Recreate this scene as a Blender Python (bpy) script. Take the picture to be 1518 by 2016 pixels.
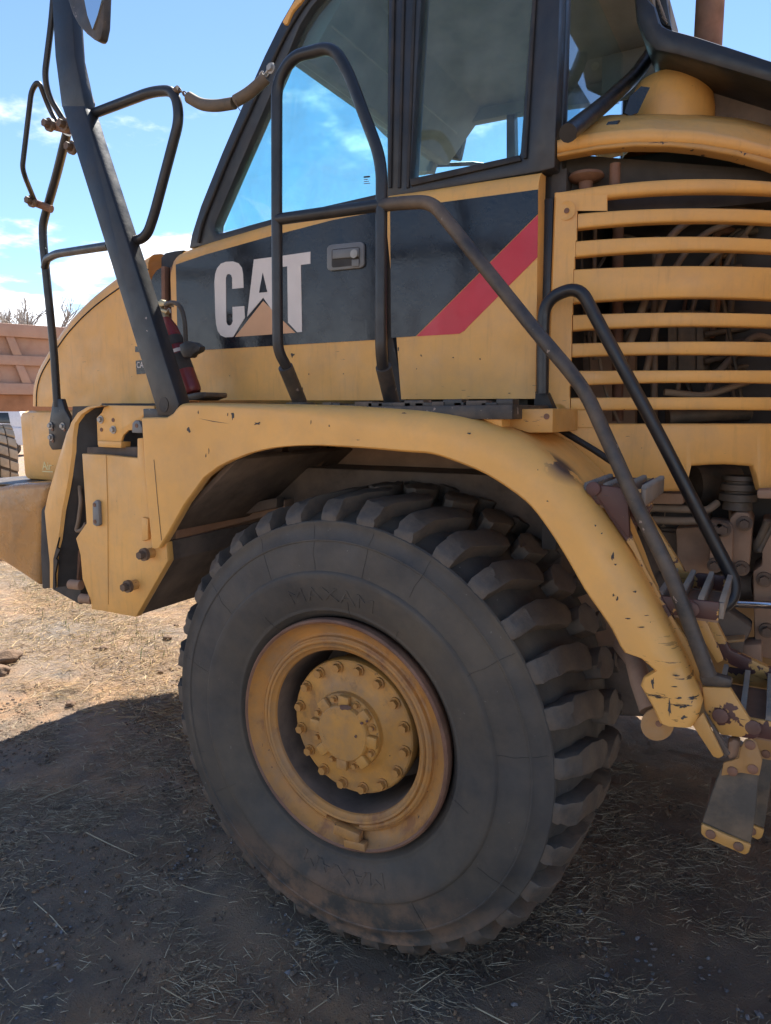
import bpy, bmesh, math, random
import numpy as np
from mathutils import Vector, Matrix, noise
random.seed(7); rng = np.random.default_rng(7)
sc = bpy.context.scene
for o in list(bpy.data.objects): bpy.data.objects.remove(o)
rad = math.radians
# ------------------------------------------------------------------ camera
W, H, F = 1518, 2016, 1370.0
YAW, PIT, ROL = rad(29.4), rad(8.05), rad(-.3)
CAM = Vector((1.29, -1.96, 1.94))
FW = Vector((-math.sin(YAW)*math.cos(PIT), math.cos(YAW)*math.cos(PIT), -math.sin(PIT)))
r0 = Vector((math.cos(YAW), math.sin(YAW), 0)); u0 = r0.cross(FW)
RT = r0*math.cos(ROL)+u0*math.sin(ROL); UP = u0*math.cos(ROL)-r0*math.sin(ROL)
cd = bpy.data.cameras.new('camera'); cam = bpy.data.objects.new('camera', cd); sc.collection.objects.link(cam)
cam.matrix_world = Matrix(((RT.x, UP.x, -FW.x, CAM.x), (RT.y, UP.y, -FW.y, CAM.y), (RT.z, UP.z, -FW.z, CAM.z), (0, 0, 0, 1)))
cd.sensor_fit = 'VERTICAL'; cd.sensor_height = 24; cd.lens = 24*F/H; cd.clip_start = .05; cd.clip_end = 3000
sc.camera = cam
# ------------------------------------------------------------------ world, sun, exposure
SUN_AZ, SUN_EL = rad(-17), rad(50)          # azimuth from +Y towards +X
wd = bpy.data.worlds.new('World'); sc.world = wd; wd.use_nodes = True
nt = wd.node_tree; nt.nodes.clear()
def wn(t, **k):
    n = nt.nodes.new(t)
    for a, b in k.items(): setattr(n, a, b)
    return n
sky = wn('ShaderNodeTexSky', sky_type='NISHITA', sun_disc=False, sun_elevation=SUN_EL, sun_rotation=SUN_AZ, air_density=1.0, dust_density=.0, ozone_density=4.5, altitude=200)
tc = wn('ShaderNodeTexCoord'); sp = wn('ShaderNodeSeparateXYZ'); nt.links.new(tc.outputs['Generated'], sp.inputs[0])
zc = wn('ShaderNodeMath', operation='MAXIMUM'); nt.links.new(sp.outputs['Z'], zc.inputs[0]); zc.inputs[1].default_value = .03
za = wn('ShaderNodeMath', operation='ADD'); nt.links.new(zc.outputs[0], za.inputs[0]); za.inputs[1].default_value = .12
dx = wn('ShaderNodeMath', operation='DIVIDE'); dy = wn('ShaderNodeMath', operation='DIVIDE')
nt.links.new(sp.outputs['X'], dx.inputs[0]); nt.links.new(za.outputs[0], dx.inputs[1])
nt.links.new(sp.outputs['Y'], dy.inputs[0]); nt.links.new(za.outputs[0], dy.inputs[1])
cb = wn('ShaderNodeCombineXYZ'); nt.links.new(dx.outputs[0], cb.inputs[0]); nt.links.new(dy.outputs[0], cb.inputs[1])
cb.inputs[2].default_value = 3.7
cn = wn('ShaderNodeTexNoise'); cn.inputs['Scale'].default_value = 2.6; cn.inputs['Detail'].default_value = 9; cn.inputs['Roughness'].default_value = .56
nt.links.new(cb.outputs[0], cn.inputs['Vector'])
# clouds are denser towards the horizon, as in the photograph
hz = wn('ShaderNodeMapRange'); nt.links.new(sp.outputs['Z'], hz.inputs[0])
hz.inputs[1].default_value = .10; hz.inputs[2].default_value = .31; hz.inputs[3].default_value = .185; hz.inputs[4].default_value = -.085
ad = wn('ShaderNodeMath', operation='ADD'); nt.links.new(cn.outputs['Fac'], ad.inputs[0]); nt.links.new(hz.outputs[0], ad.inputs[1])
cr = wn('ShaderNodeMapRange', interpolation_type='SMOOTHSTEP'); nt.links.new(ad.outputs[0], cr.inputs[0]); cr.inputs[1].default_value = .53; cr.inputs[2].default_value = .70; cr.inputs[4].default_value = .85
mx = wn('ShaderNodeMixRGB'); nt.links.new(cr.outputs[0], mx.inputs[0]); nt.links.new(sky.outputs[0], mx.inputs[1]); mx.inputs[2].default_value = (9.5, 9.6, 9.9, 1)
bg = wn('ShaderNodeBackground'); bg.inputs['Strength'].default_value = .075; nt.links.new(mx.outputs[0], bg.inputs['Color'])
wo = wn('ShaderNodeOutputWorld'); nt.links.new(bg.outputs[0], wo.inputs[0])
sl = bpy.data.lights.new('sun', 'SUN'); sl.energy = 5.0; sl.angle = rad(.53); sl.color = (1, .95, .86)
so = bpy.data.objects.new('sun', sl); sc.collection.objects.link(so)
sdir = Vector((math.sin(SUN_AZ)*math.cos(SUN_EL), math.cos(SUN_AZ)*math.cos(SUN_EL), math.sin(SUN_EL)))
so.rotation_euler = sdir.to_track_quat('Z', 'Y').to_euler(); so.location = (-4, 8, 12)
vs = sc.view_settings; vs.view_transform = 'Standard'; vs.look = 'None'; vs.exposure = 1.55; vs.gamma = 1; vs.use_curve_mapping = False
# ------------------------------------------------------------------ helpers
def ray(x, y): return FW+RT*((x-W/2)/F)-UP*((y-H/2)/F)
def P(x, y, Y): d = ray(x, y); return CAM+d*((Y-CAM.y)/d.y)
def PX(x, y, X): d = ray(x, y); return CAM+d*((X-CAM.x)/d.x)
def PZ(x, y, Z): d = ray(x, y); return CAM+d*((Z-CAM.z)/d.z)
COL = sc.collection
WORLD = {}
def reg(o, parent=None, world=None):
    COL.objects.link(o)
    wm = world or Matrix.Identity(4)
    if parent is not None:
        o.parent = parent; o.matrix_parent_inverse = WORLD[parent.name].inverted()
    o.matrix_basis = wm; WORLD[o.name] = wm
    return o
def thing(name, label, cat, loc=(0, 0, 0), group=None):
    o = bpy.data.objects.new(name, None); o.empty_display_size = .2
    reg(o, None, Matrix.Translation(Vector(loc)))
    return tag(o, label, cat, group)
def tag(o, label=None, cat=None, group=None, kind=None):
    if label: o['label'] = label
    if cat: o['category'] = cat
    if group: o['group'] = group
    if kind: o['kind'] = kind
    return o
def mesh(name, v, f, mat, parent=None, smooth=False, bevel=0, seg=2, angle=35):
    me = bpy.data.meshes.new(name); me.from_pydata([tuple(p) for p in v], [], [tuple(a) for a in f])
    bm = bmesh.new(); bm.from_mesh(me); bmesh.ops.recalc_face_normals(bm, faces=bm.faces)
    if bevel:
        ed = [e for e in bm.edges if e.is_manifold and e.calc_face_angle(0) > .5]
        bmesh.ops.bevel(bm, geom=ed, offset=bevel, segments=seg, profile=.5, affect='EDGES', clamp_overlap=True)
    bm.to_mesh(me); bm.free()
    if smooth or bevel:
        me.polygons.foreach_set('use_smooth', [True]*len(me.polygons))
        try: me.set_sharp_from_angle(angle=rad(angle))
        except Exception: pass
    if mat: me.materials.append(mat)
    o = bpy.data.objects.new(name, me)
    return reg(o, parent)
def inst(src, name, parent, world):
    o = src.copy(); o.name = name
    o.parent = None
    return reg(o, parent, world)
def prism(name, pts, off, mat, parent=None, bevel=0, seg=2):
    "closed outline pts (Vectors) extruded by the vector off"
    n = len(pts); off = Vector(off)
    v = [Vector(p) for p in pts]+[Vector(p)+off for p in pts]
    f = [tuple(range(n)), tuple(range(2*n-1, n-1, -1))]+[(i, (i+1) % n, n+(i+1) % n, n+i) for i in range(n)]
    return mesh(name, v, f, mat, parent, bevel=bevel, seg=seg)
def plate(name, pix, Y, th, mat, parent=None, bevel=.004, seg=2):
    return prism(name, [P(x, y, Y) for x, y in pix], (0, th, 0), mat, parent, bevel, seg)
def box(name, lo, hi, mat, parent=None, bevel=.004, rot=None, at=None):
    x0, y0, z0 = lo; x1, y1, z1 = hi
    v = [Vector(p) for p in ((x0, y0, z0), (x1, y0, z0), (x1, y1, z0), (x0, y1, z0), (x0, y0, z1), (x1, y0, z1), (x1, y1, z1), (x0, y1, z1))]
    if rot is not None: v = [rot@p for p in v]
    if at is not None: v = [p+Vector(at) for p in v]
    return mesh(name, v, [(0, 3, 2, 1), (4, 5, 6, 7), (0, 1, 5, 4), (1, 2, 6, 5), (2, 3, 7, 6), (3, 0, 4, 7)], mat, parent, bevel=bevel)
def fillet(pts, rr, k=7):
    out = [Vector(pts[0])]
    for i in range(1, len(pts)-1):
        p, a, b = Vector(pts[i]), Vector(pts[i-1]), Vector(pts[i+1])
        u, v = (a-p), (b-p); d = min(rr, u.length*.49, v.length*.49)
        s, e = p+u.normalized()*d, p+v.normalized()*d
        for j in range(k+1):
            t = j/k; out.append(s*(1-t)**2+p*2*t*(1-t)+e*t*t)
    out.append(Vector(pts[-1])); return out
def sweep(pts, r, n=12, caps=True, flat=1.0, ref=None):
    v, f = [], []
    rs = r if isinstance(r, (list, tuple)) else [r]*len(pts)
    t = (pts[1]-pts[0]).normalized()
    a = (Vector(ref) if ref else (Vector((0, 1, 0)) if abs(t.y) < .9 else Vector((1, 0, 0))))
    a = (a-t*a.dot(t)).normalized()
    for i, p in enumerate(pts):
        t = (pts[min(i+1, len(pts)-1)]-pts[max(i-1, 0)]).normalized()
        a = (a-t*a.dot(t)).normalized(); b = t.cross(a)
        for k in range(n):
            g = 2*math.pi*k/n
            v.append(p+(a*math.cos(g)*flat+b*math.sin(g))*rs[i])
    m = len(pts)
    for i in range(m-1):
        for k in range(n):
            f.append((i*n+k, i*n+(k+1) % n, (i+1)*n+(k+1) % n, (i+1)*n+k))
    if caps: f += [tuple(range(n-1, -1, -1)), tuple(range((m-1)*n, m*n))]
    return v, f
def tube(name, pts, r, mat, parent=None, fil=0, n=12):
    pts = [Vector(p) for p in pts]
    if fil: pts = fillet(pts, fil)
    v, f = sweep(pts, r, n); return mesh(name, v, f, mat, parent, smooth=True, angle=60)
def tubeP(name, pix, r, mat, parent=None, fil=0, n=12):
    return tube(name, [P(*q) for q in pix], r, mat, parent, fil, n)
def lathe_vf(prof, c, n=96, axis='Y', close=False):
    v, f = [], []; m = len(prof)
    for k in range(n):
        g = 2*math.pi*k/n
        for r, y in prof:
            if axis == 'Y': v.append(Vector((c[0]+r*math.cos(g), c[1]+y, c[2]+r*math.sin(g))))
            else: v.append(Vector((c[0]+r*math.cos(g), c[1]+r*math.sin(g), c[2]+y)))
    for k in range(n):
        for i in range(m-1 if not close else m):
            j = (i+1) % m
            f.append((k*m+i, k*m+j, ((k+1) % n)*m+j, ((k+1) % n)*m+i))
    return v, f
def lathe(name, prof, c, mat, parent=None, n=96, axis='Y', angle=35):
    v, f = lathe_vf(prof, c, n, axis); return mesh(name, v, f, mat, parent, smooth=True, angle=angle)
# ------------------------------------------------------------------ materials
class MT:
    def __init__(s, name):
        s.m = bpy.data.materials.new(name); s.m.use_nodes = True; s.t = s.m.node_tree; s.b = s.t.nodes['Principled BSDF']
        s.co = s.n('ShaderNodeTexCoord').outputs['Object']
    def n(s, t, **k):
        q = s.t.nodes.new(t)
        for a, b in k.items(): setattr(q, a, b)
        return q
    def l(s, a, b): s.t.links.new(a, b)
    def noise(s, scale, det=4, rough=.55, stretch=None, dist=0):
        q = s.n('ShaderNodeTexNoise'); q.inputs['Scale'].default_value = scale; q.inputs['Detail'].default_value = det
        q.inputs['Roughness'].default_value = rough; q.inputs['Distortion'].default_value = dist
        if stretch:
            mp = s.n('ShaderNodeMapping'); mp.inputs['Scale'].default_value = stretch; s.l(s.co, mp.inputs['Vector']); s.l(mp.outputs[0], q.inputs['Vector'])
        else: s.l(s.co, q.inputs['Vector'])
        return q.outputs['Fac']
    def rmp(s, fac, a, b, lo=0, hi=1):
        q = s.n('ShaderNodeMapRange'); s.l(fac, q.inputs[0]); q.inputs[1].default_value = a; q.inputs[2].default_value = b
        q.inputs[3].default_value = lo; q.inputs[4].default_value = hi; return q.outputs[0]
    def mix(s, fac, a, b, mode='MIX'):
        q = s.n('ShaderNodeMixRGB', blend_type=mode)
        for i, w in enumerate((fac, a, b)):
            if hasattr(w, 'is_linked') or hasattr(w, 'links'): s.l(w, q.inputs[i])
            elif isinstance(w, (tuple, list)): q.inputs[i].default_value = (*w[:3], 1)
            else: q.inputs[i].default_value = w
        return q.outputs[0]
    def mul(s, a, b):
        q = s.n('ShaderNodeMath', operation='MULTIPLY')
        for i, w in enumerate((a, b)):
            if hasattr(w, 'links'): s.l(w, q.inputs[i])
            else: q.inputs[i].default_value = w
        return q.outputs[0]
    def set(s, col=None, rough=None, metal=None, bump=None, bs=.3, bd=.01, spec=None):
        for k, w in (('Base Color', col), ('Roughness', rough), ('Metallic', metal), ('Specular IOR Level', spec)):
            if w is None: continue
            if hasattr(w, 'links'): s.l(w, s.b.inputs[k])
            elif isinstance(w, (tuple, list)): s.b.inputs[k].default_value = (*w[:3], 1)
            else: s.b.inputs[k].default_value = w
        if bump is not None:
            q = s.n('ShaderNodeBump'); q.inputs['Strength'].default_value = bs; q.inputs['Distance'].default_value = bd
            s.l(bump, q.inputs['Height']); s.l(q.outputs[0], s.b.inputs['Normal'])
        return s.m
YEL = (.82, .425, .11); YELD = (.50, .26, .07); DUST = (.36, .24, .14)
def paint(name, col=YEL, dust=.4, chips=.755, rough=.42, prim=None, pt=.5, ps=5):
    s = MT(name)
    c = s.mix(s.rmp(s.noise(2.3, 5), .35, .7), col, tuple(a*.86 for a in col))
    c = s.mix(s.mul(s.rmp(s.noise(7, 8, .7), .42, .78), dust), c, DUST)
    c = s.mix(s.mul(s.rmp(s.noise(9, 5, .6, (6, 6, .6)), .55, .8), .22), c, (.2, .12, .06))
    if prim:
        pm = s.rmp(s.noise(ps, 5, .62), pt, pt+.012); c = s.mix(pm, c, prim)
    ch = s.rmp(s.noise(27, 3, .6), chips, chips+.015); c = s.mix(ch, c, (.035, .024, .02))
    sc_ = s.rmp(s.noise(14, 2, .4, (1.5, 1.5, 18)), chips+.03, chips+.045); c = s.mix(sc_, c, (.05, .035, .03))
    return s.set(c, s.rmp(s.noise(11, 6), .3, .75, rough-.1, rough+.22), bump=s.noise(60, 4), bs=.05, bd=.004)
M = {}
M['yel'] = paint('yellow_paint')
M['yel_worn'] = paint('worn_yellow_paint', (.60, .31, .08), .5, .69)
M['yel_primer'] = paint('yellow_paint_over_primer', (.60, .32, .09), .4, .70, prim=(.085, .035, .03), pt=.5, ps=7)
M['yel_dirty'] = paint('dusty_yellow_paint', (.42, .22, .075), .9, .72, .7)
def grimy(name, col, rust, grease):
    s = MT(name)
    c = s.mix(s.rmp(s.noise(3, 6, .6), .35, .68), col, tuple(a*.74 for a in col))
    c = s.mix(s.mul(s.rmp(s.noise(6, 8, .72), .44, .66), .7), c, (.30, .19, .105))
    c = s.mix(s.mul(s.rmp(s.noise(5, 8, .7, (1.6, 1, 1)), .54, .64), rust), c, (.20, .085, .045))
    c = s.mix(s.mul(s.rmp(s.noise(8, 7, .7), .56, .66), grease), c, (.06, .045, .035))
    c = s.mix(s.rmp(s.noise(34, 4, .65), .70, .715), c, (.06, .035, .028))
    return s.set(c, s.rmp(s.noise(10, 6), .3, .7, .42, .8), bump=s.noise(55, 5, .65), bs=.25, bd=.004)
M['rim'] = grimy('rim_paint', (.50, .235, .06), .65, .25)
M['hub'] = grimy('hub_paint', (.58, .285, .065), .30, .45)
def simple(name, col, rough, var=.25, scale=8, dust=.0, dcol=DUST, metal=0, bump=.12, bscale=70, spec=None, chip=None):
    s = MT(name)
    c = s.mix(s.rmp(s.noise(scale, 6, .6), .3, .72), tuple(a*(1-var) for a in col), tuple(min(1, a*(1+var)) for a in col))
    if dust: c = s.mix(s.mul(s.rmp(s.noise(5, 7, .66), .4, .72), dust), c, dcol)
    if chip: c = s.mix(s.rmp(s.noise(30, 4, .6), chip, chip+.02), c, (.26, .2, .17))
    return s.set(c, s.rmp(s.noise(14, 5), .3, .72, max(.03, rough-.1), min(1, rough+.12)), metal, s.noise(bscale, 5, .6), bump, .004, spec)
M['blk'] = simple('black_paint', (.012, .014, .018), .38, .3, dust=.06, chip=.735)
M['blk_worn'] = simple('worn_black_paint', (.030, .028, .028), .5, .3, dust=.35, chip=.66)
M['frame'] = simple('black_window_frame', (.022, .025, .03), .40, .2, dust=.08)
M['arch'] = simple('dusty_lit_arch', (.46, .28, .17), .8, .25, dust=.5, dcol=(.36, .24, .16), bump=.3, bscale=30)  # dusty, and lightened so the colour stands in for light in the arch
M['seal'] = simple('rubber_seal', (.012, .012, .013), .6, .2, dust=.1)
M['decal_k'] = simple('black_decal', (.009, .012, .018), .2, .15, dust=.03)
M['decal_w'] = simple('white_decal', (.72, .64, .58), .45, .06, dust=.06)
M['decal_o'] = simple('pale_orange_decal', (.66, .36, .19), .45, .06, dust=.06)
M['decal_r'] = simple('red_decal', (.56, .025, .045), .4, .08, dust=.06)
M['sticker'] = simple('faded_sticker', (.80, .68, .34), .6, .1)
M['maroon'] = simple('primer_steel', (.11, .05, .042), .65, .3, dust=.3)
M['steel'] = simple('galvanised_steel', (.20, .175, .15), .7, .3, metal=0, dust=.5)
M['chrome'] = simple('chrome_rod', (.75, .76, .78), .16, .05, metal=1, bump=.02)
M['bolt'] = simple('bolt_steel', (.38, .36, .33), .5, .25, metal=.4, dust=.3)
M['bolt_y'] = paint('painted_bolt', (.46, .22, .055), .5, .70, .5)
M['bolt_d'] = simple('rusty_bolt', (.12, .075, .05), .65, .35, dust=.4)
M['darkfr'] = simple('grimy_frame', (.12, .09, .07), .8, .35, dust=.6, dcol=(.25, .175, .12), bump=.3, bscale=30)  # grime over a base lightened in place of fill light
M['brown'] = simple('dusty_frame', (.33, .20, .125), .8, .25, dust=.6, dcol=(.24, .16, .11), bump=.3, bscale=30)  # dusty steel, base tone also lightened in place of fill light
M['pit'] = simple('dark_interior', (.045, .042, .040), .75, .3, dust=.3, dcol=(.13, .10, .075))  # tone and dust lifted to stand in for glare over dark recesses
M['hose'] = simple('tan_hose', (.20, .145, .10), .7, .2, dust=.4)
M['hosek'] = simple('black_hose', (.04, .035, .03), .6, .25, dust=.4)
M['cloth'] = simple('headliner', (.15, .155, .16), .85, .15)
M['fire'] = simple('red_enamel', (.19, .018, .022), .35, .2, dust=.2)
M['brass'] = simple('valve_metal', (.40, .33, .20), .4, .25, metal=.6, dust=.2)
M['grey'] = simple('grey_plastic', (.17, .175, .175), .5, .12, dust=.15)
M['rusty'] = simple('rusty_steel', (.19, .09, .055), .75, .4, dust=.3)
M['rubberflap'] = simple('rubber_flap', (.085, .072, .058), .85, .4, 4, dust=.9, dcol=(.27, .19, .12), bump=.5, bscale=40)
M['sleeve'] = simple('hose_sleeve', (.11, .085, .06), .7, .25, dust=.4)
# tyre rubber: grey weathered, brown dust, mud near the contact, fine cracks
s = MT('tyre_rubber')
c = s.mix(s.rmp(s.noise(3.2, 7, .62), .35, .7), (.036, .034, .033), (.072, .066, .060))
c = s.mix(s.mul(s.rmp(s.noise(2.1, 8, .68), .38, .64), .9), c, (.105, .084, .060))
gz = s.n('ShaderNodeSeparateXYZ'); gg = s.n('ShaderNodeNewGeometry'); s.l(gg.outputs['Position'], gz.inputs[0])
mud = s.mul(s.rmp(gz.outputs[2], .40, .06), s.rmp(s.noise(8, 7, .7), .42, .58)); c = s.mix(mud, c, (.24, .14, .085))
c = s.mix(s.rmp(s.noise(46, 4, .6), .70, .74), c, (.17, .15, .13))
bn = s.mix(.5, s.noise(80, 6, .7), s.noise(12, 6, .6))
M['tyre'] = s.set(c, s.rmp(s.noise(9, 5), .3, .7, .62, .9), bump=bn, bs=.35, bd=.006)
# worn tread faces are clay brown
s = MT('tread_rubber')
c = s.mix(s.rmp(s.noise(4, 7, .62), .35, .7), (.046, .042, .039), (.088, .078, .068))
c = s.mix(s.mul(s.rmp(s.noise(6, 8, .7), .36, .60), .8), c, (.145, .108, .076))
gz = s.n('ShaderNodeSeparateXYZ'); gg = s.n('ShaderNodeNewGeometry'); s.l(gg.outputs['Position'], gz.inputs[0])
mud = s.mul(s.rmp(gz.outputs[2], .9, .05), s.rmp(s.noise(8, 7, .7), .40, .62)); c = s.mix(mud, c, (.17, .10, .06))
M['tread'] = s.set(c, s.rmp(s.noise(9, 5), .3, .7, .62, .92), bump=s.mix(.5, s.noise(70, 6, .7), s.noise(14, 6, .6)), bs=.45, bd=.007)
def glass(name, tint, refl=1.0):
    m = bpy.data.materials.new(name); m.use_nodes = True; t = m.node_tree; t.nodes.clear()
    tr = t.nodes.new('ShaderNodeBsdfTransparent'); tr.inputs[0].default_value = (*tint, 1)
    gl = t.nodes.new('ShaderNodeBsdfGlossy'); gl.inputs['Roughness'].default_value = .03; gl.inputs[0].default_value = (.9, .95, 1, 1)
    fr = t.nodes.new('ShaderNodeFresnel'); fr.inputs[0].default_value = 1.5
    tcn = t.nodes.new('ShaderNodeTexCoord'); ns = t.nodes.new('ShaderNodeTexNoise'); ns.inputs['Scale'].default_value = 7; ns.inputs['Detail'].default_value = 8; ns.inputs['Roughness'].default_value = .7
    t.links.new(tcn.outputs['Object'], ns.inputs['Vector'])
    df = t.nodes.new('ShaderNodeBsdfDiffuse'); df.inputs[0].default_value = (.45, .44, .40, 1)
    mr = t.nodes.new('ShaderNodeMapRange'); t.links.new(ns.outputs['Fac'], mr.inputs[0]); mr.inputs[1].default_value = .35; mr.inputs[2].default_value = .8; mr.inputs[3].default_value = .02; mr.inputs[4].default_value = .12
    m1 = t.nodes.new('ShaderNodeMixShader'); t.links.new(mr.outputs[0], m1.inputs[0]); t.links.new(tr.outputs[0], m1.inputs[1]); t.links.new(df.outputs[0], m1.inputs[2])
    m2 = t.nodes.new('ShaderNodeMixShader'); gb = t.nodes.new('ShaderNodeNewGeometry'); iv = t.nodes.new('ShaderNodeMath'); iv.operation = 'SUBTRACT'; iv.inputs[0].default_value = 1; t.links.new(gb.outputs['Backfacing'], iv.inputs[1])
    ml = t.nodes.new('ShaderNodeMath'); ml.operation = 'MULTIPLY'; t.links.new(fr.outputs[0], ml.inputs[0]); t.links.new(iv.outputs[0], ml.inputs[1]); t.links.new(ml.outputs[0], m2.inputs[0]); t.links.new(m1.outputs[0], m2.inputs[1]); t.links.new(gl.outputs[0], m2.inputs[2])
    o = t.nodes.new('ShaderNodeOutputMaterial'); t.links.new(m2.outputs[0], o.inputs[0]); return m
M['glass'] = glass('tinted_glass', (.80, .96, .96))
M['glassd'] = glass('tinted_rear_glass', (.72, .86, .90))
M['mirror'] = simple('mirror_glass', (.8, .85, .88), .05, .02, metal=1, bump=0)
# ground
s = MT('clay_dirt')
c = s.mix(s.rmp(s.noise(.55, 6, .6), .35, .68), (.29, .23, .18), (.54, .295, .14))
c = s.mix(s.rmp(s.noise(3.5, 8, .68), .42, .7), c, (.20, .165, .135))
c = s.mix(s.mul(s.rmp(s.noise(45, 6, .7), .46, .66), .55), c, (.36, .27, .17))
c = s.mix(s.rmp(s.noise(110, 3, .6), .68, .72), c, (.10, .07, .05))
bn = s.mix(.5, s.noise(25, 8, .72), s.noise(130, 6, .7))
M['dirt'] = s.set(c, .95, bump=bn, bs=1, bd=.06)
def attr_mat(name, rough=.8, trans=0):
    s = MT(name); a = s.n('ShaderNodeAttribute', attribute_name='tint'); return s.set(a.outputs['Color'], rough, spec=.15)
M['straw'] = attr_mat('straw'); M['grass'] = attr_mat('grass_blades', .6); M['stone'] = attr_mat('stone', .85)
s = MT('clod'); M['clod'] = s.set(s.mix(s.noise(14, 6, .65), (.09, .06, .04), (.24, .145, .085)), .95, bump=s.noise(40, 6, .7), bs=.8, bd=.02)
M['bark'] = simple('grey_bark', (.27, .24, .215), .9, .25)
M['bed'] = simple('dusty_red_steel', (.40, .235, .165), .75, .18, 1.2, dust=.6, dcol=(.42, .29, .21), chip=.7)
M['bedmud'] = simple('clay_crust', (.36, .17, .085), .95, .3, 2, bump=.8, bscale=9)
M['mudtyre'] = simple('mud_caked_rubber', (.46, .34, .22), .95, .3, 3, bump=.6, bscale=20)
M['mudk'] = simple('dirty_rubber', (.10, .075, .055), .95, .3, 3)
M['white'] = simple('white_car_paint', (.72, .73, .75), .3, .05)
M['carglass'] = simple('dark_car_glass', (.03, .035, .04), .08, .1, bump=0)
# ------------------------------------------------------------------ ground (one sheet to the horizon)
def axis_coords(c, half, step, far):
    a = list(np.arange(c-half, c+half+1e-6, step)); d = step
    lo, hi = a[0], a[-1]; L, Rr = [], []
    while hi < far or lo > -far:
        d *= 1.28; hi += d; lo -= d; Rr.append(hi); L.append(lo)
    return np.array(L[::-1]+a+Rr)
gx = axis_coords(-1.6, 4.6, .033, 600); gy = axis_coords(1.3, 3.6, .033, 600)
def gh(x, y):
    d = math.hypot(x+1, y-1)
    if d > 60: return -.02
    h = .05*noise.noise((x*.45, y*.45, 3))+.022*noise.noise((x*1.7, y*1.7, 8))+.014*noise.noise((x*5, y*5, 1))
    if d < 9: h += .009*noise.noise((x*15, y*15, 5))+.006*abs(noise.noise((x*34, y*34, 2)))
    k = math.exp(-((x-.05)/.5)**2-((y-.35)/.55)**2)
    h = h*(1-k*.85)-.010*k-.040+.03*math.exp(-(((x-.0)/.62)**2+((y-.30)/.42)**2-1.25)**2*5)*(.6+.8*noise.noise((x*4, y*4, 3)))
    # rut edges left by wheels, running roughly along the truck
    h += .02*math.exp(-((y+.42+.12*math.sin(x*1.3))/.09)**2)*(.5+noise.noise((x*2.2, 0, 0)))
    return h
gv = [(x, y, gh(x, y)) for y in gy for x in gx]; nx, ny = len(gx), len(gy)
I = np.arange(nx*ny).reshape(ny, nx)
gf = np.stack([I[:-1, :-1], I[:-1, 1:], I[1:, 1:], I[1:, :-1]], -1).reshape(-1, 4)
me = bpy.data.meshes.new('ground'); me.from_pydata(gv, [], gf.tolist()); me.polygons.foreach_set('use_smooth', [True]*len(me.polygons)); me.materials.append(M['dirt'])
ground = reg(bpy.data.objects.new('ground', me)); ground['kind'] = 'structure'
def gz_at(x, y): return gh(x, y)
def add_tint(me, cols):
    at = me.color_attributes.new('tint', 'FLOAT_COLOR', 'POINT'); at.data.foreach_set('color', np.asarray(cols, np.float32).ravel())
# straw: thin bent stalks lying on the dirt, thick in clumps
def scatter(n, x0, x1, y0, y1, clump, thr):
    out = []
    while len(out) < n:
        x = random.uniform(x0, x1); y = random.uniform(y0, y1)
        c = noise.noise((x*clump, y*clump*1.5, 4.2))*.6+noise.noise((x*clump*3.1, y*clump*3.6, 9))*.45
        if c > thr+random.gauss(0, .16): out.append((x, y))
    return out
def straw_mesh(name, pts, lmin, lmax, wd, label, cols, lift=.012, cat='straw', bend=.12, mat='straw', upright=0):
    v, f, t = [], [], []
    for (x, y) in pts:
        L = random.uniform(lmin, lmax)*random.choice((.5, .8, 1, 1, 1.5)); a = random.gauss(.5, .95); w = wd*random.uniform(.5, 1.25)
        z = gz_at(x, y)+random.uniform(.001, lift)
        tl = random.gauss(0, .10) if not upright else random.uniform(.7, 1.35)
        d = Vector((math.cos(a)*math.cos(tl), math.sin(a)*math.cos(tl), math.sin(tl))); sd = Vector((-math.sin(a), math.cos(a), 0))*w
        b = Vector((random.gauss(0, bend), random.gauss(0, bend), random.gauss(0, bend*.4)))*L
        p0 = Vector((x, y, z)); p1 = p0+d*L*.5+b*.3; p2 = p0+d*L+b*.2
        if not upright:
            p1.z = max(p1.z, gz_at(p1.x, p1.y)+.002); p2.z = max(p2.z, gz_at(p2.x, p2.y)+.001)
        up = Vector((0, 0, w*.9)); i = len(v)
        v += [p0-sd, p0+sd, p0+up, p1-sd, p1+sd, p1+up, p2-sd*.5, p2+sd*.5, p2+up*.5]
        f += [(i, i+3, i+5, i+2), (i+2, i+5, i+4, i+1), (i+3, i+6, i+8, i+5), (i+5, i+8, i+7, i+4)]
        cc = random.choice(cols); k = random.uniform(.65, 1.25)
        t += [(cc[0]*k, cc[1]*k, cc[2]*k, 1)]*9
    me = bpy.data.meshes.new(name); me.from_pydata([tuple(q) for q in v], [], f); add_tint(me, t); me.materials.append(M[mat])
    o = reg(bpy.data.objects.new(name, me)); tag(o, label, cat, kind='stuff'); return o
LIT_STRAW = [(.44, .29, .14), (.52, .36, .19), (.35, .23, .115), (.22, .15, .085), (.56, .43, .26)]  # warmer tints: sunshine is put into this straw colour
near = scatter(50000, -3.2, 2.6, -1.6, 1.9, 1.3, .06)
straw_mesh('straw', near, .012, .07, .0013, 'loose straw in a grey shade tint scattered over the shaded dirt beside the big tyre', [(.35, .27, .175), (.42, .335, .225), (.25, .19, .125), (.16, .125, .09), (.50, .415, .29)])  # greyer, darker tints put the shade into the straw colour
far = scatter(70000, -11, .2, .9, 9.0, .55, .02)+scatter(24000, -11, -3.6, 2.2, 9.0, .5, -.5)
straw_mesh('straw_litter', far, .03, .12, .0019, 'dense straw litter in a golden sunlit tint covering the ground ahead of the truck', LIT_STRAW, .02)
gp = [q for q in scatter(3600, -11, -2.8, 1.5, 9, .5, .26)]
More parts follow.
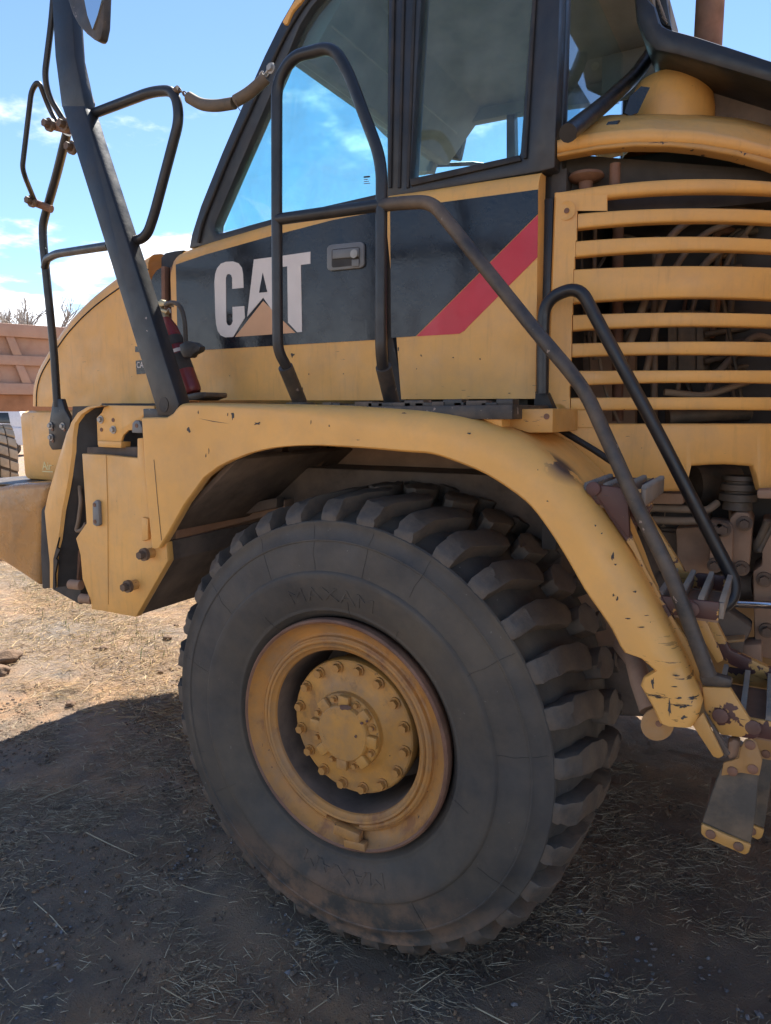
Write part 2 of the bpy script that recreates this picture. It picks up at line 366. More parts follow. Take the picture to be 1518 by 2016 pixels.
straw_mesh('grass', gp, .03, .08, .002, 'sparse short green grass sprouting through the sunlit straw', [(.10, .17, .035), (.16, .21, .06), (.2, .22, .08)], .004, 'grass', .15, 'grass', 1)
# long single stalks
stk = [(random.uniform(-2.2, 1.9), random.uniform(-1.4, .1)) for _ in range(46)]
straw_mesh('straw_stalk', stk, .14, .30, .0022, 'long pale single straw stalks lying on the shaded dirt', [(.36, .29, .19), (.42, .345, .23)], .02, 'straw', .12)
# pebbles
TINTS = ((.20, .17, .15), (.27, .24, .21), (.15, .125, .11), (.24, .18, .13), (.19, .18, .18))
def pebbles(name, n, area, rmin, rmax, label):
    v, f, t = [], [], []
    bm = bmesh.new(); bmesh.ops.create_icosphere(bm, subdivisions=1, radius=1)
    bv = [q.co.copy() for q in bm.verts]; bf = [[q.index for q in g.verts] for g in bm.faces]; bm.free()
    for k in range(n):
        x, y = area()
        r = rmin+(rmax-rmin)*random.random()**3; a = random.uniform(0, 6.3); i = len(v)
        sx, sy, sz = (random.uniform(.7, 1.3) for _ in range(3)); z = gz_at(x, y)+r*.25
        for q in bv:
            j = 1+random.uniform(-.38, .30)
            px, py = q.x*sx*r*j, q.y*sy*r*j
            v.append((x+px*math.cos(a)-py*math.sin(a), y+px*math.sin(a)+py*math.cos(a), z+q.z*sz*.55*r*j))
        f += [[i+w for w in g] for g in bf]
        c = random.choice(TINTS); k2 = random.uniform(.7, 1.3)
        t += [(c[0]*k2, c[1]*k2, c[2]*k2, 1)]*len(bv)
    me = bpy.data.meshes.new(name); me.from_pydata(v, [], f); add_tint(me, t); me.materials.append(M['stone'])
    return tag(reg(bpy.data.objects.new(name, me)), label, 'gravel', kind='stuff')
def area1():
    while True:
        x = random.uniform(-1.2, 2.4); y = random.uniform(-1.5, .6)
        if noise.noise((x*1.6, y*1.6, 7))+noise.noise((x*5, y*5, 2))*.5 > .12: return x, y
pebbles('gravel', 2200, area1, .0025, .013, 'small grey gravel strewn over the shaded dirt around the tyre')
def area2():
    while True:
        x = random.uniform(-3.4, 2.4); y = random.uniform(-1.5, 1.8)
        if noise.noise((x*1.2, y*1.9, 17))+noise.noise((x*4, y*6, 12))*.6 > .0: return x, y
TINTS = ((.20, .135, .09), (.15, .11, .08), (.26, .17, .105), (.12, .09, .07))
pebbles('dirt_crumbs', 15000, area2, .002, .012, 'brown crumbs of dirt lying loose on the ground round the tyre')
def clod(px, py, r, label, flat=.6, group='dirt clods on the straw'):
    p = PZ(px, py, 0); z = gz_at(p.x, p.y)
    bm = bmesh.new(); bmesh.ops.create_icosphere(bm, subdivisions=3, radius=1)
    sx, sy = random.uniform(.9, 1.4), random.uniform(.8, 1.1)
    for q in bm.verts:
        n = 1+.35*noise.noise(q.co*1.4+Vector((px, py, 0)))+.16*noise.noise(q.co*4+Vector((py, 0, px)))
        q.co = Vector((p.x+q.co.x*r*n*sx, p.y+q.co.y*r*n*sy, z+r*flat*.55+q.co.z*r*n*flat))
    me = bpy.data.meshes.new('dirt_clod'); bm.to_mesh(me); bm.free(); me.materials.append(M['clod'])
    me.polygons.foreach_set('use_smooth', [True]*len(me.polygons))
    tag(reg(bpy.data.objects.new('dirt_clod', me)), label, 'dirt clod', group)
clod(12, 1292, .10, 'large brown dirt clod at the left picture edge, on sunlit straw')
clod(0, 1312, .07, 'broken clod just below the large clod at the left edge')
clod(330, 1258, .035, 'single dark clod close to the left side of the big tyre')
clod(205, 1272, .034, 'small clod on straw, right one of the pair left of the tyre')
clod(188, 1271, .022, 'small clod on straw, left one of the pair left of the tyre')
clod(138, 1378, .035, 'dark clod beside the edge of the truck shadow')
clod(347, 1226, .022, 'tiny clod on straw just below the front guard plate')
clod(316, 1318, .022, 'small clod between the truck shadow and the tyre')
# ================================================================== THE TRUCK
truck = thing('articulated_dump_truck', 'yellow articulated dump truck with black cab stripe, handrails and large front tyre', 'dump truck', (0, 1.4, 0))
WC = Vector((0, 0, .81))
# ---------------- front wheel
rimprof = [(.405, .07), (.424, .012), (.427, -.004), (.424, -.020), (.417, -.026), (.410, -.020), (.402, -.004), (.388, .012), (.366, .020), (.359, .016), (.355, .004), (.349, .000),
           (.345, .006), (.343, .030), (.339, .034), (.336, .022), (.333, .004), (.327, -.004), (.320, -.002), (.315, .006), (.310, .010), (.305, .014), (.302, .022), (.300, .035), (.298, .12), (.292, .30), (.24, .33), (.10, .33)]
wheel = lathe('front_wheel', rimprof[5:-5], WC, M['rim'], truck, 128, angle=30)
wheel['label'] = 'big front wheel with worn yellow rim and cracked lugged tyre'
lathe('rim_flange', rimprof[:6], WC, M['rusty'], wheel, 128, angle=30); lathe('rim_barrel', rimprof[-6:], WC, M['darkfr'], wheel, 96, angle=30)
tp = [(.40, .10), (.424, .028), (.440, .006), (.450, -.004), (.453, -.010), (.458, -.012), (.462, -.011), (.47, -.016), (.52, -.034), (.57, -.044), (.588, -.047), (.595, -.044), (.600, -.036), (.61, -.035), (.66, -.032), (.700, -.0235), (.703, -.0265), (.707, -.0260), (.710, -.021), (.735, -.012), (.752, -.006), (.760, -.009), (.767, -.008), (.771, .000), (.766, .005),
      (.762, .02), (.778, .06), (.794, .10), (.800, .16), (.800, .54), (.79, .60), (.774, .67), (.771, .70), (.75, .715), (.66, .74), (.55, .745), (.45, .70), (.40, .62), (.30, .60), (.285, .36)]
tyre = lathe('tyre', tp, WC, M['tyre'], wheel, 200, angle=50)
# tread blocks -----------------------------------------------------------
NL = 33
def block_mesh(name, rows, rtop, rbase=.75, bev=.010):
    "rows: list of (Y, angle_lo, angle_hi, rtop) in degrees; makes a closed block curved round the axle"
    v, f = [], []; nt_ = 5
    for (Y, a0, a1, rt) in rows:
        for k in range(nt_):
            a = rad(a0+(a1-a0)*k/(nt_-1)); v.append(Vector((rt*math.cos(a), Y, rt*math.sin(a))))
        for k in range(nt_):
            a = rad(a0+(a1-a0)*k/(nt_-1)); v.append(Vector((rbase*math.cos(a), Y, rbase*math.sin(a))))
    S = 2*nt_; n = len(rows)
    for i in range(n-1):
        for k in range(nt_-1):
            f.append((i*S+k, i*S+k+1, (i+1)*S+k+1, (i+1)*S+k)); f.append((i*S+nt_+k, (i+1)*S+nt_+k, (i+1)*S+nt_+k+1, i*S+nt_+k+1))
        f.append((i*S, (i+1)*S, (i+1)*S+nt_, i*S+nt_)); f.append((i*S+nt_-1, i*S+S-1, (i+1)*S+S-1, (i+1)*S+nt_-1))
    for i in (0, n-1):
        for k in range(nt_-1): f.append((i*S+k, i*S+k+1, i*S+nt_+k+1, i*S+nt_+k))
    return v, f
def mk_block(name, rows, rbase=.74, bev=.0032, jit=.0028, seed=0):
    v, f = block_mesh(name, rows, 0, rbase); JR = random.Random(seed)
    v = [q+Vector((JR.gauss(0, jit), JR.gauss(0, jit)*.7, JR.gauss(0, jit))) if (q.x*q.x+q.z*q.z) > .77**2 else q for q in v]
    me = bpy.data.meshes.new(name); me.from_pydata([tuple(q) for q in v], [], f)
    bm = bmesh.new(); bm.from_mesh(me); bmesh.ops.recalc_face_normals(bm, faces=bm.faces)
    ed = [e for e in bm.edges if e.is_manifold and e.calc_face_angle(0) > .75]
    bmesh.ops.bevel(bm, geom=ed, offset=bev, segments=2, profile=.5, affect='EDGES', clamp_overlap=True)
    bm.to_mesh(me); bm.free(); me.polygons.foreach_set('use_smooth', [True]*len(me.polygons)); me.set_sharp_from_angle(angle=rad(28)); me.materials.append(M['tread'])
    return me
# angles measured about the lug whose lower outer corner is at 35.5 degrees
sh = [(-.004, .45, 5.3, .784), (.001, .4, 5.3, .798), (.020, .25, 5.3, .815), (.042, .1, 5.25, .832), (.056, .0, 5.2, .8395), (.10, -.55, 5.0, .845), (.15, -1.4, 4.5, .849), (.20, -2.6, 3.7, .852), (.25, -3.9, 2.6, .854), (.285, -4.2, 1.6, .855), (.322, -2.7, .1, .855)]
mid = [(.355, -8.0, -5.0, .856), (.40, -9.0, -3.2, .857), (.45, -10.6, -2.6, .857), (.50, -10.2, -3.4, .857), (.540, -8.5, -5.6, .856)]
far_sh = [(.562, -10.3, -7.8, .855), (.60, -12.2, -7.5, .851), (.64, -12.6, -7.7, .843), (.675, -12.8, -8.0, .826), (.70, -12.8, -8.2, .80)]
mid2 = [(.16, 7.5, 9.5, .8)]
blocks = [[mk_block('tread_block', rw, seed=k*7+i) for k in range(5)] for i, rw in enumerate((sh, mid, far_sh))]
for bi, mes in enumerate(blocks):
    for k in range(NL):
        me = mes[(k*3+bi) % 5]; a = rad(35.4+k*360/NL+random.uniform(-.12, .12))
        # matrix that turns the block about the axle (local angle 0 along +X, growing towards +Z)
        Rm = Matrix(((math.cos(a), 0, -math.sin(a), 0), (0, 1, 0, 0), (math.sin(a), 0, math.cos(a), 0), (0, 0, 0, 1)))
        o = bpy.data.objects.new('tread_block', me); reg(o, wheel, Matrix.Translation(WC)@Rm)
# moulded mould-seam cracks and ridge lines on the sidewall
def side_y(r):
    for (r1, y1), (r2, y2) in zip(tp[2:], tp[3:]):
        if r1 <= r <= r2: return y1+(y2-y1)*(r-r1)/(r2-r1+1e-9)
    return -.02
v, f = [], []
for a0, ra, rb in [(8, .60, .765), (33, .58, .765), (62, .62, .765), (79, .60, .765), (97, .60, .765), (116, .60, .765), (140, .60, .765), (167, .61, .765), (198, .66, .765), (212, .55, .72), (242, .62, .765), (300, .60, .74), (330, .62, .765), (345, .44, .52), (128, .44, .5), (84, .44, .5), (60, .44, .49)]:
    pts = []
    for k in range(13):
        r = ra+(rb-ra)*k/12; a = rad(a0+.45*noise.noise((a0, r*22, 0))+3.5*(r-ra)*noise.noise((a0, 7, 0))*4)
        pts.append(Vector((r*math.cos(a), side_y(r)-.0006, .81+r*math.sin(a))))
    vv, ff = sweep(pts, .0006, 5); i = len(v); v += vv; f += [tuple(i+q for q in g) for g in ff]
mesh('sidewall_crack', v, f, M['seal'], wheel)['kind'] = 'stuff'
def text_mesh(txt, ext=.003):
    cu = bpy.data.curves.new('t', 'FONT'); cu.body = txt; cu.size = 1; cu.extrude = 0; cu.align_x = 'CENTER'; cu.align_y = 'CENTER'
    ob = bpy.data.objects.new('t', cu); COL.objects.link(ob); bpy.context.view_layer.update()
    m = bpy.data.meshes.new_from_object(ob.evaluated_get(bpy.context.evaluated_depsgraph_get()))
    bpy.data.objects.remove(ob); bpy.data.curves.remove(cu); return m
def solid_text(name, txt, X, Z, N, o0, size, depth, mat, parent, sx=1.0, warp=None):
    "letters in the plane spanned by X (reading direction) and Z (up), raised along N"
    m = text_mesh(txt); bm = bmesh.new(); bm.from_mesh(m)
    g = bmesh.ops.extrude_face_region(bm, geom=bm.faces[:]); up = [q for q in g['geom'] if isinstance(q, bmesh.types.BMVert)]; ups = set(up)
    for q in bm.verts:
        x, z = q.co.x*size*sx, q.co.y*size; h = depth if q in ups else -.002
        q.co = warp(x, z, h) if warp else o0+X*x+Z*z+N*h
    bmesh.ops.recalc_face_normals(bm, faces=bm.faces)
    me = bpy.data.meshes.new(name); bm.to_mesh(me); bm.free(); bpy.data.meshes.remove(m); me.materials.append(mat)
    return reg(bpy.data.objects.new(name, me), parent)
def ring_warp(ac, rc, sgn=1):
    def w(x, z, h):
        r = rc+z*sgn; a = ac-sgn*x/rc
        return Vector((r*math.cos(a), side_y(r)-h, .81+r*math.sin(a)))
    return w
solid_text('raised_lettering', 'MAXAM', None, None, None, None, .072, .003, M['tyre'], wheel, 1.4, ring_warp(rad(92), .515))
solid_text('raised_lettering', 'MAXAM', None, None, None, None, .072, .003, M['tyre'], wheel, 1.4, ring_warp(rad(272), .515))
solid_text('raised_lettering', '23.5 R 25', None, None, None, None, .03, .0025, M['tyre'], wheel, 1.3, ring_warp(rad(175), .50)) if False else None
# hub -------------------------------------------------------------------
hp = [(.235, .33), (.240, .12), (.252, .112), (.254, .085), (.250, .072), (.244, .068), (.175, .064), (.160, .058), (.152, .052), (.146, .049)]
hub = lathe('hub', hp+[(.0, .049)], WC, M['hub'], wheel, 96, angle=25)
cp = [(.142, .05), (.140, .030), (.136, .026), (.120, .024), (.108, .020), (.102, .006), (.097, .002), (0, .000)]
lathe('hub_cap', cp, WC, M['hub'], wheel, 64, angle=25)
for px, py, w, h in ((679, 1393, 15, 7), (700, 1450, 3, 4), (712, 1424, 4, 3), (722, 1420, 3, 3), (735, 1435, 2, 2)): chip0 = (px, py, w, h); pts = [(px+w*random.uniform(.55, 1)*math.cos(a*.55), py+h*random.uniform(.55, 1)*math.sin(a*.55)) for a in range(11)]; plate('paint_chip', pts, -.0012, .0016, M['maroon'], wheel, 0)
def bolt_mesh(name, rh, hh, rw, hw, mat, n=6):
    "hex head on a washer, axis +Z, resting at z=0"
    bm = bmesh.new()
    if rw: bmesh.ops.create_cone(bm, cap_ends=True, segments=20, radius1=rw, radius2=rw, depth=hw, matrix=Matrix.Translation((0, 0, hw/2)))
    bmesh.ops.create_cone(bm, cap_ends=True, segments=n, radius1=rh, radius2=rh*.94, depth=hh, matrix=Matrix.Translation((0, 0, hw+hh/2)))
    me = bpy.data.meshes.new(name); bm.to_mesh(me); bm.free(); me.materials.append(mat); return me
BM_hub = bolt_mesh('wheel_bolt', .0165, .018, .021, .006, M['bolt_y'])
BM_sm = bolt_mesh('bolt', .011, .010, .017, .004, M['bolt'])
BM_big = bolt_mesh('bolt', .017, .022, .026, .014, M['bolt_d'])
BM_cap = bolt_mesh('bolt', .010, .012, .014, .004, M['bolt_y'])
BM_hole = bolt_mesh('bolt', .009, .002, 0, 0, M['rusty'], 14)
RY = Matrix.Rotation(rad(90), 4, 'X')   # +Z -> -Y
def bolt(me, p, parent, rot=0, name='bolt', tilt=None):
    o = bpy.data.objects.new(name, me); return reg(o, parent, Matrix.Translation(Vector(p))@(tilt or Matrix.Identity(4))@RY@Matrix.Rotation(rot, 4, 'Z'))
for k in range(16):
    a = rad(13+k*22.5)
    bolt(BM_hub, WC+Vector((.226*math.cos(a), .066, .226*math.sin(a))), wheel, k*.7, 'wheel_bolt')
for k in range(8):
    a = rad(20+k*45); bolt(BM_cap, WC+Vector((.124*math.cos(a), .024, .124*math.sin(a))), wheel, k, 'hub_cap_bolt')
    a2 = rad(42+k*45); q = WC+Vector((.120*math.cos(a2), .022, .120*math.sin(a2)))
    Rk = Matrix.Rotation(-a2, 3, 'Y')
    box('hub_cap_rib', (-.021, -.018, -.022), (.021, .004, .022), M['hub'], wheel, .006, Rk, q)
# lock ring latch at the bottom of the rim
q = WC+Vector((.03, -.006, -.366)); box('lock_ring_key', (-.055, -.02, -.014), (.055, .012, .026), M['rim'], wheel, .005, Matrix.Rotation(rad(4), 3, 'Y'), q)
q = WC+Vector((.06, -.010, -.392)); box('lock_ring_key', (-.04, -.018, -.016), (.05, .012, .014), M['rim'], wheel, .005, Matrix.Rotation(rad(-6), 3, 'Y'), q)
ringv, ringf = [], []
pts = [WC+Vector((.341*math.cos(rad(a)), .008, .341*math.sin(rad(a)))) for a in range(-78, 262, 4)]
tube('lock_ring', pts, .009, M['rim'], wheel)
# dark brake housing behind the hub
lathe('brake_drum', [(.285, .34), (.30, .62), (.12, .70), (.0, .70)], WC, M['darkfr'], wheel, 48)
# ---------------- fender: lofted band over the wheel
YF = -.03
ST = [((313, 1079), (303, 1078), .02, .10), ((331, 1050), (300, 1045), .02, .10), ((363, 993), (294, 985), .02, .12), ((402, 940), (289, 920), .02, .12), ((430, 919), (286, 870), .02, .12), ((452, 908), (283, 822), .02, .12),
      ((470, 901), (310, 821), .02, .14), ((490, 893), (332, 821), .02, .2), ((505, 889), (345, 814), .025, .3), ((522, 885), (356, 801), .03, .43), ((545, 881), (375, 793), .045, .43), ((580, 878), (440, 794), .05, .43), ((620, 877), (520, 795), .055, .43),
      ((651, 878), (600, 796), .06, .43), ((720, 882), (700, 799), .07, .43), ((800, 889), (800, 804), .08, .43), ((849, 893), (868, 809), .09, .43), ((902, 910), (938, 822), .09, .43), ((956, 933), (1009, 848), .09, .43), ((1009, 967), (1065, 882), .09, .43),
      ((1045, 997), (1113, 922), .09, .43), ((1080, 1043), (1157, 966), .09, .40), ((1116, 1100), (1200, 1022), .09, .34), ((1151, 1161), (1242, 1085), .085, .25), ((1180, 1203), (1272, 1138), .08, .18), ((1205, 1240), (1300, 1190), .075, .14),
      ((1230, 1286), (1330, 1248), .07, .12), ((1262, 1297), (1339, 1268), .07, .12), ((1291, 1322), (1348, 1288), .06, .12), ((1268, 1335), (1358, 1312), .06, .12), ((1262, 1352), (1368, 1338), .06, .12), ((1285, 1392), (1384, 1380), .05, .10), ((1300, 1425), (1376, 1410), .03, .08), ((1313, 1430), (1364, 1428), .02, .06)]
def refine(ST, k):
    out = []
    for i in range(len(ST)-1):
        for j in range(k):
            t = j/k; A, B = ST[i], ST[i+1]
            # catmull-rom for points
            p0 = ST[max(i-1, 0)]; p3 = ST[min(i+2, len(ST)-1)]
            def cr(q): return tuple(.5*((2*A[q][d])+(-p0[q][d]+B[q][d])*t+(2*p0[q][d]-5*A[q][d]+4*B[q][d]-p3[q][d])*t*t+(-p0[q][d]+3*A[q][d]-3*B[q][d]+p3[q][d])*t**3) for d in (0, 1))
            sharp = i < 8 or i > 25
            pi = tuple(A[0][d]*(1-t)+B[0][d]*t for d in (0, 1)) if sharp else cr(0)
            po = tuple(A[1][d]*(1-t)+B[1][d]*t for d in (0, 1)) if sharp else cr(1)
            out.append((pi, po, A[2]*(1-t)+B[2]*t, A[3]*(1-t)+B[3]*t))
    out.append(ST[-1]); return out
v, f = [], []; NS = 0
for (pi, po, rc, dep) in refine(ST, 3):
    a = P(*pi, YF); b0 = P(*po, YF+rc); b = Vector((b0.x, YF, b0.z)); d = (a-b); L = d.length; d.normalize(); rc_ = min(rc, L*.6)
    row = [a+Vector((0, .045, 0))+d*-.006, a+Vector((0, .012, 0))+d*.003, a+Vector((0, .004, 0)), a-d*.005]
    e = b+d*rc_
    row += [a.lerp(e, .35), a.lerp(e, .7), e]
    for k in range(1, 7):
        g = math.pi/2*k/6; row.append(b+d*rc_*(1-math.sin(g))+Vector((0, rc*(1-math.cos(g)), 0)))
    row.append(b+Vector((0, rc+(dep-rc)*.5, 0))); row.append(b+Vector((0, max(dep, rc+.01), 0)))
    row.append(b+d*.012+Vector((0, max(dep, rc+.01), 0))); row.append(b+d*(rc_*.6+.012)+Vector((0, rc*.6+.016, 0))); row.append(a.lerp(e, .7)+Vector((0, .014, 0)))
    NS = len(row); v += row
n = len(v)//NS
for i in range(n-1):
    for k in range(NS): f.append((i*NS+k, i*NS+(k+1) % NS, (i+1)*NS+(k+1) % NS, (i+1)*NS+k))
f += [tuple(range(NS)), tuple(range((n-1)*NS, n*NS))]
# fender paint: chips, plus long scratches where the lower end has been scraped
s = MT('fender_paint')
c = s.mix(s.rmp(s.noise(2.3, 5), .35, .7), YEL, tuple(a*.86 for a in YEL))
c = s.mix(s.mul(s.rmp(s.noise(6, 8, .7), .44, .78), .35), c, DUST)
c = s.mix(s.rmp(s.noise(22, 3, .6), .76, .77), c, (.05, .03, .025))
vm = s.n('ShaderNodeVectorMath', operation='DISTANCE'); s.l(s.co, vm.inputs[0]); vm.inputs[1].default_value = tuple(P(1330, 1385, YF))
near_ = s.rmp(vm.outputs['Value'], .24, .05)
scr = s.rmp(s.noise(9, 5, .66, (1, 1, 7)),   .60, .615); thr = s.mul(near_, scr); c = s.mix(thr, c, (.022, .017, .016))
gp_ = s.n('ShaderNodeVectorMath', operation='DISTANCE'); s.l(s.co, gp_.inputs[0]); gp_.inputs[1].default_value = tuple(P(1112, 915, .06))
c = s.mix(s.mul(s.rmp(gp_.outputs['Value'], .085, .03), s.rmp(s.noise(18, 5), .44, .47)), c, (.07, .05, .045))
M['fender'] = s.set(c, s.rmp(s.noise(11, 6), .3, .75, .34, .6), bump=s.noise(60, 4), bs=.05, bd=.004)
fender = mesh('fender', v, f, M['fender'], truck, smooth=True, angle=38)
CH = random.Random(21)
def chip(px, py, w, h, Y, parent, mat='pit', name='paint_chip'):
    pts = []
    for k in range(11):
        a = 2*math.pi*k/11; q = CH.uniform(.25, 1.0); pts.append((px+w*q*math.cos(a), py+h*q*math.sin(a)))
    return plate(name, pts, Y-.0008, .0016, M[mat], parent, 0)
for px, py, w, h in ((372, 846, 5, 9), (458, 820, 5, 9), (507, 834, 11, 4), (448, 817, 1.2, 5), (390, 812, 1.5, 4), (411, 888, 1.5, 6), (405, 897, 1.5, 5), (612, 832, .9, 6), (648, 838, 2, 2.5), (704, 866, 5, 1.2), (923, 853, 4, 3), (795, 813, 6, 2), (1206, 1096, 3.5, 11), (1212, 1112, 4, 4), (1215, 1180, 3, 7), (1208, 1172, 4, 5), (1250, 1165, 5, 3), (1172, 1035, 2, 3), (1185, 1050, 3, 2), (1078, 987, 3, 2), (1236, 1218, 9, 1.5), (1262, 1235, 8, 1.3), (1272, 1212, 6, 1.2), (1285, 1345, 5, 13), (1318, 1395, 5, 22), (1336, 1375, 9, 3), (1342, 1392, 10, 3.5), (1346, 1412, 9, 6), (1330, 1330, 10, 2), (1328, 1352, 8, 1.6), (1362, 1382, 2, 5)):
    chip(px, py, w, h, YF, fender)
plate('scratch', [(392, 824), (420, 829), (451, 834), (420, 830.4)], YF-.0008, .0016, M['pit'], fender, 0)
# anti slip deck on top of the fender and the grimy gap below the door
zd = P(700, 799, .04).z
box('deck', (-.95, .03, zd-.045), (.60, .50, zd-.002), M['blk_worn'], fender, .003)
for k in range(60):   # grit and rags along the deck edge
    x = -.75+1.33*k/59+random.uniform(-.01, .01); hh = random.uniform(.002, .012)*(1.6 if 28 < k else .8)
    if k % 2 == 0:
        box('grit', (x-.02, .06, zd-.004), (x+random.uniform(.01, .05), .12, zd+hh), M['blk_worn'] if k % 3 else M['darkfr'], fender, .002)
# deck support box at the rear of the fender top
plate('deck_bracket', [(905, 808), (988, 806), (988, 842), (950, 826)], .05, .3, M['yel'], fender)
plate('deck_bracket', [(990, 806), (1089, 804), (1088, 852), (1040, 852), (990, 836)], .12, .3, M['yel_worn'], fender)
bolt(BM_hole, P(1076, 820, .118), fender)
# ---------------- front guard plates, bracket, torn shroud
plate('guard_plate', [(161, 893), (209, 896), (270, 902), (270, 863), (281, 862), (300, 1076), (327, 1067), (330, 1105), (267, 1215), (212, 1205), (203, 1203), (180, 1200), (178, 1183), (162, 1140), (158, 1093), (149, 1060), (170, 1030)], -.005, .035, M['yel'], truck, .004)
plate('guard_flange', [(281, 845), (302, 846), (318, 1066), (300, 1074)], -.026, .03, M['yel'], truck, .004)
plate('guard_flange', [(279, 1018), (291, 1022), (291, 1062), (279, 1066)], -.020, .02, M['yel'], truck, .002)
tubeP('seam', [(285, 862, -.027), (292, 960, -.027), (301, 1074, -.027)], .0016, M['seal'], truck, 0, 5)
tubeP('seam', [(303, 905, -.031), (310, 985, -.031), (318, 1064, -.031)], .0011, M['darkfr'], truck, 0, 5)
tubeP('seam', [(209, 897, -.006), (212, 1010, -.006), (213, 1190, -.006)], .0016, M['yel_worn'], truck, 0, 5)
plate('hose_clip', [(181, 990), (188, 984), (193, 988), (195, 1034), (189, 1037), (182, 1033)], -.022, .02, M['grey'], truck, .006)
bolt(BM_hole, P(186, 994, -.023), truck); bolt(BM_hole, P(187, 1027, -.023), truck)
for (x, y) in ((300, 1088), (268, 1150)):
    tube('pin_boss', [P(x, y, -.005), P(x, y, -.005)+Vector((-.0, -.035, 0))], .021, M['yel_worn'], truck, n=20)
    bolt(BM_big, P(x, y, -.005)+Vector((0, -.035, 0)), truck)
for (x, y) in ((172, 1180), (150, 1152)):
    tube('pin_boss', [P(x+10, y, .01), P(x+10, y, .01)+Vector((-.06, -.012, 0))], .022, M['brown'], truck, n=18)
plate('mount_bracket', [(206, 798), (303, 799), (307, 818), (281, 819), (281, 847), (253, 847), (243, 856), (239, 866), (238, 880), (192, 877), (190, 822), (200, 812)], .045, .012, M['yel'], truck, .003)
plate('mount_bracket', [(192, 868), (239, 870), (238, 882), (193, 880)], .035, .05, M['yel'], truck, .003)
for (x, y) in ((199, 826), (224, 846)): bolt(BM_sm, P(x, y, .045), truck)
for (x, y) in ((223, 827), (200, 846)): bolt(BM_hole, P(x, y, .045), truck)
plate('latch_lug', [(259, 852), (260, 833), (266, 827), (273, 829), (280, 843), (280, 853)], .03, .03, M['grey'], truck, .004)
bolt(BM_hole, P(269, 838, .03), truck)
plate('headlamp_recess', [(143, 800), (305, 797), (305, 900), (165, 905), (158, 1190), (104, 1160), (120, 950), (140, 860)], .16, .05, M['pit'], truck, 0)
plate('lamp_plate', [(162, 880), (270, 880), (270, 905), (160, 903)], .06, .05, M['darkfr'], truck, .003)
plate('lamp_plate', [(112, 1075), (148, 1052), (158, 1100), (152, 1150), (104, 1143)], .11, .03, M['rusty'], truck, .003)
# torn plastic headlamp shroud: yellow outer skin, black inside
outer = [(200, 797), (174, 800), (154, 812), (143, 829), (131, 853), (116, 902), (104, 942), (96, 969), (88, 1006), (92, 1050), (98, 1108), (101, 1157)]
inner = [(201, 799), (178, 804), (160, 816), (147, 834), (143, 862), (142, 890), (136, 934), (130, 968), (122, 1006), (115, 1062), (108, 1090), (105, 1157)]
v, f = [], []
for i, (a, b) in enumerate(zip(outer, inner)):
    A, B = P(*a, .05), P(*b, .02); v += [A, A.lerp(B, .5)+Vector((0, -.012, 0)), B, B+Vector((.012, .012, 0)), A.lerp(B, .5)+Vector((.006, .010, 0)), A+Vector((0.004, .014, 0))]
for i in range(len(outer)-1):
    for k in range(6): f.append((i*6+k, i*6+(k+1) % 6, i*6+6+(k+1) % 6, i*6+6+k))
shroud = mesh('torn_shroud', v, f, M['yel'], truck, smooth=True); shroud['label'] = 'torn yellow headlamp shroud'
v, f = [], []
for i, b in enumerate(inner):
    B = P(*b, .024); v += [B+Vector((.006, 0, 0)), B+Vector((.03+.008*(i < 7)*i, .05, 0)), B+Vector((.07+.008*(i < 7)*i, .13, 0))]
for i in range(len(inner)-1):
    for k in range(2): f.append((i*3+k, i*3+k+1, i*3+4+k, i*3+3+k))
mesh('shroud_lining', v, f, M['pit'], shroud, smooth=True)
plate('shroud_tear', [(105, 1100), (116, 1058), (112, 1078), (118, 1082), (110, 1100), (113, 1104), (108, 1130), (109, 1156), (104, 1160)], .010, .008, M['seal'], shroud, 0)
tubeP('cable', [(160, 925, .07), (156, 960, .07), (160, 985, .06), (154, 1030, .06), (149, 1046, .06), (162, 1044, .06), (170, 1030, .06)], .009, M['hose'], truck, .05)
# lower dark wheel well panels reaching inwards from the guard plate
def reach(name, pix, Y0, Y1, mat, bev=.003):
    p = [P(x, y, Y0) for x, y in pix]; return prism(name, p, (0, Y1-Y0, 0), mat, truck, bev)
reach('wheel_well_panel', [(331, 1066), (332, 1104), (271, 1212), (267, 1208), (322, 1104), (321, 1066)], .03, 1.1, M['darkfr'])
reach('wheel_well_panel', [(331, 1048), (470, 905), (462, 897), (325, 1040)], .05, 1.1, M['darkfr'])
plate('inner_wing', [(300, 700), (1250, 700), (1250, 1330), (950, 1100), (560, 960), (450, 1010), (330, 1060)], .86, .05, M['arch'], truck, 0)
plate('inner_wing', [(395, 925), (556, 870), (556, 975), (520, 1000), (360, 1060)], .62, .05, M['brown'], truck, .004)
plate('wing_ledge', [(345, 1030), (520, 990), (560, 984), (560, 1008), (345, 1062)], .55, .1, M['brown'], truck, .006)
plate('wing_ledge', [(380, 1010), (545, 980), (545, 1000), (378, 1034)], .50, .06, M['darkfr'], truck, .006)
tubeP('strut', [(640, 885, .70), (566, 985, .70)], .03, M['brown'], truck)
tubeP('strut', [(655, 880, .74), (600, 960, .74)], .022, M['hosek'], truck)
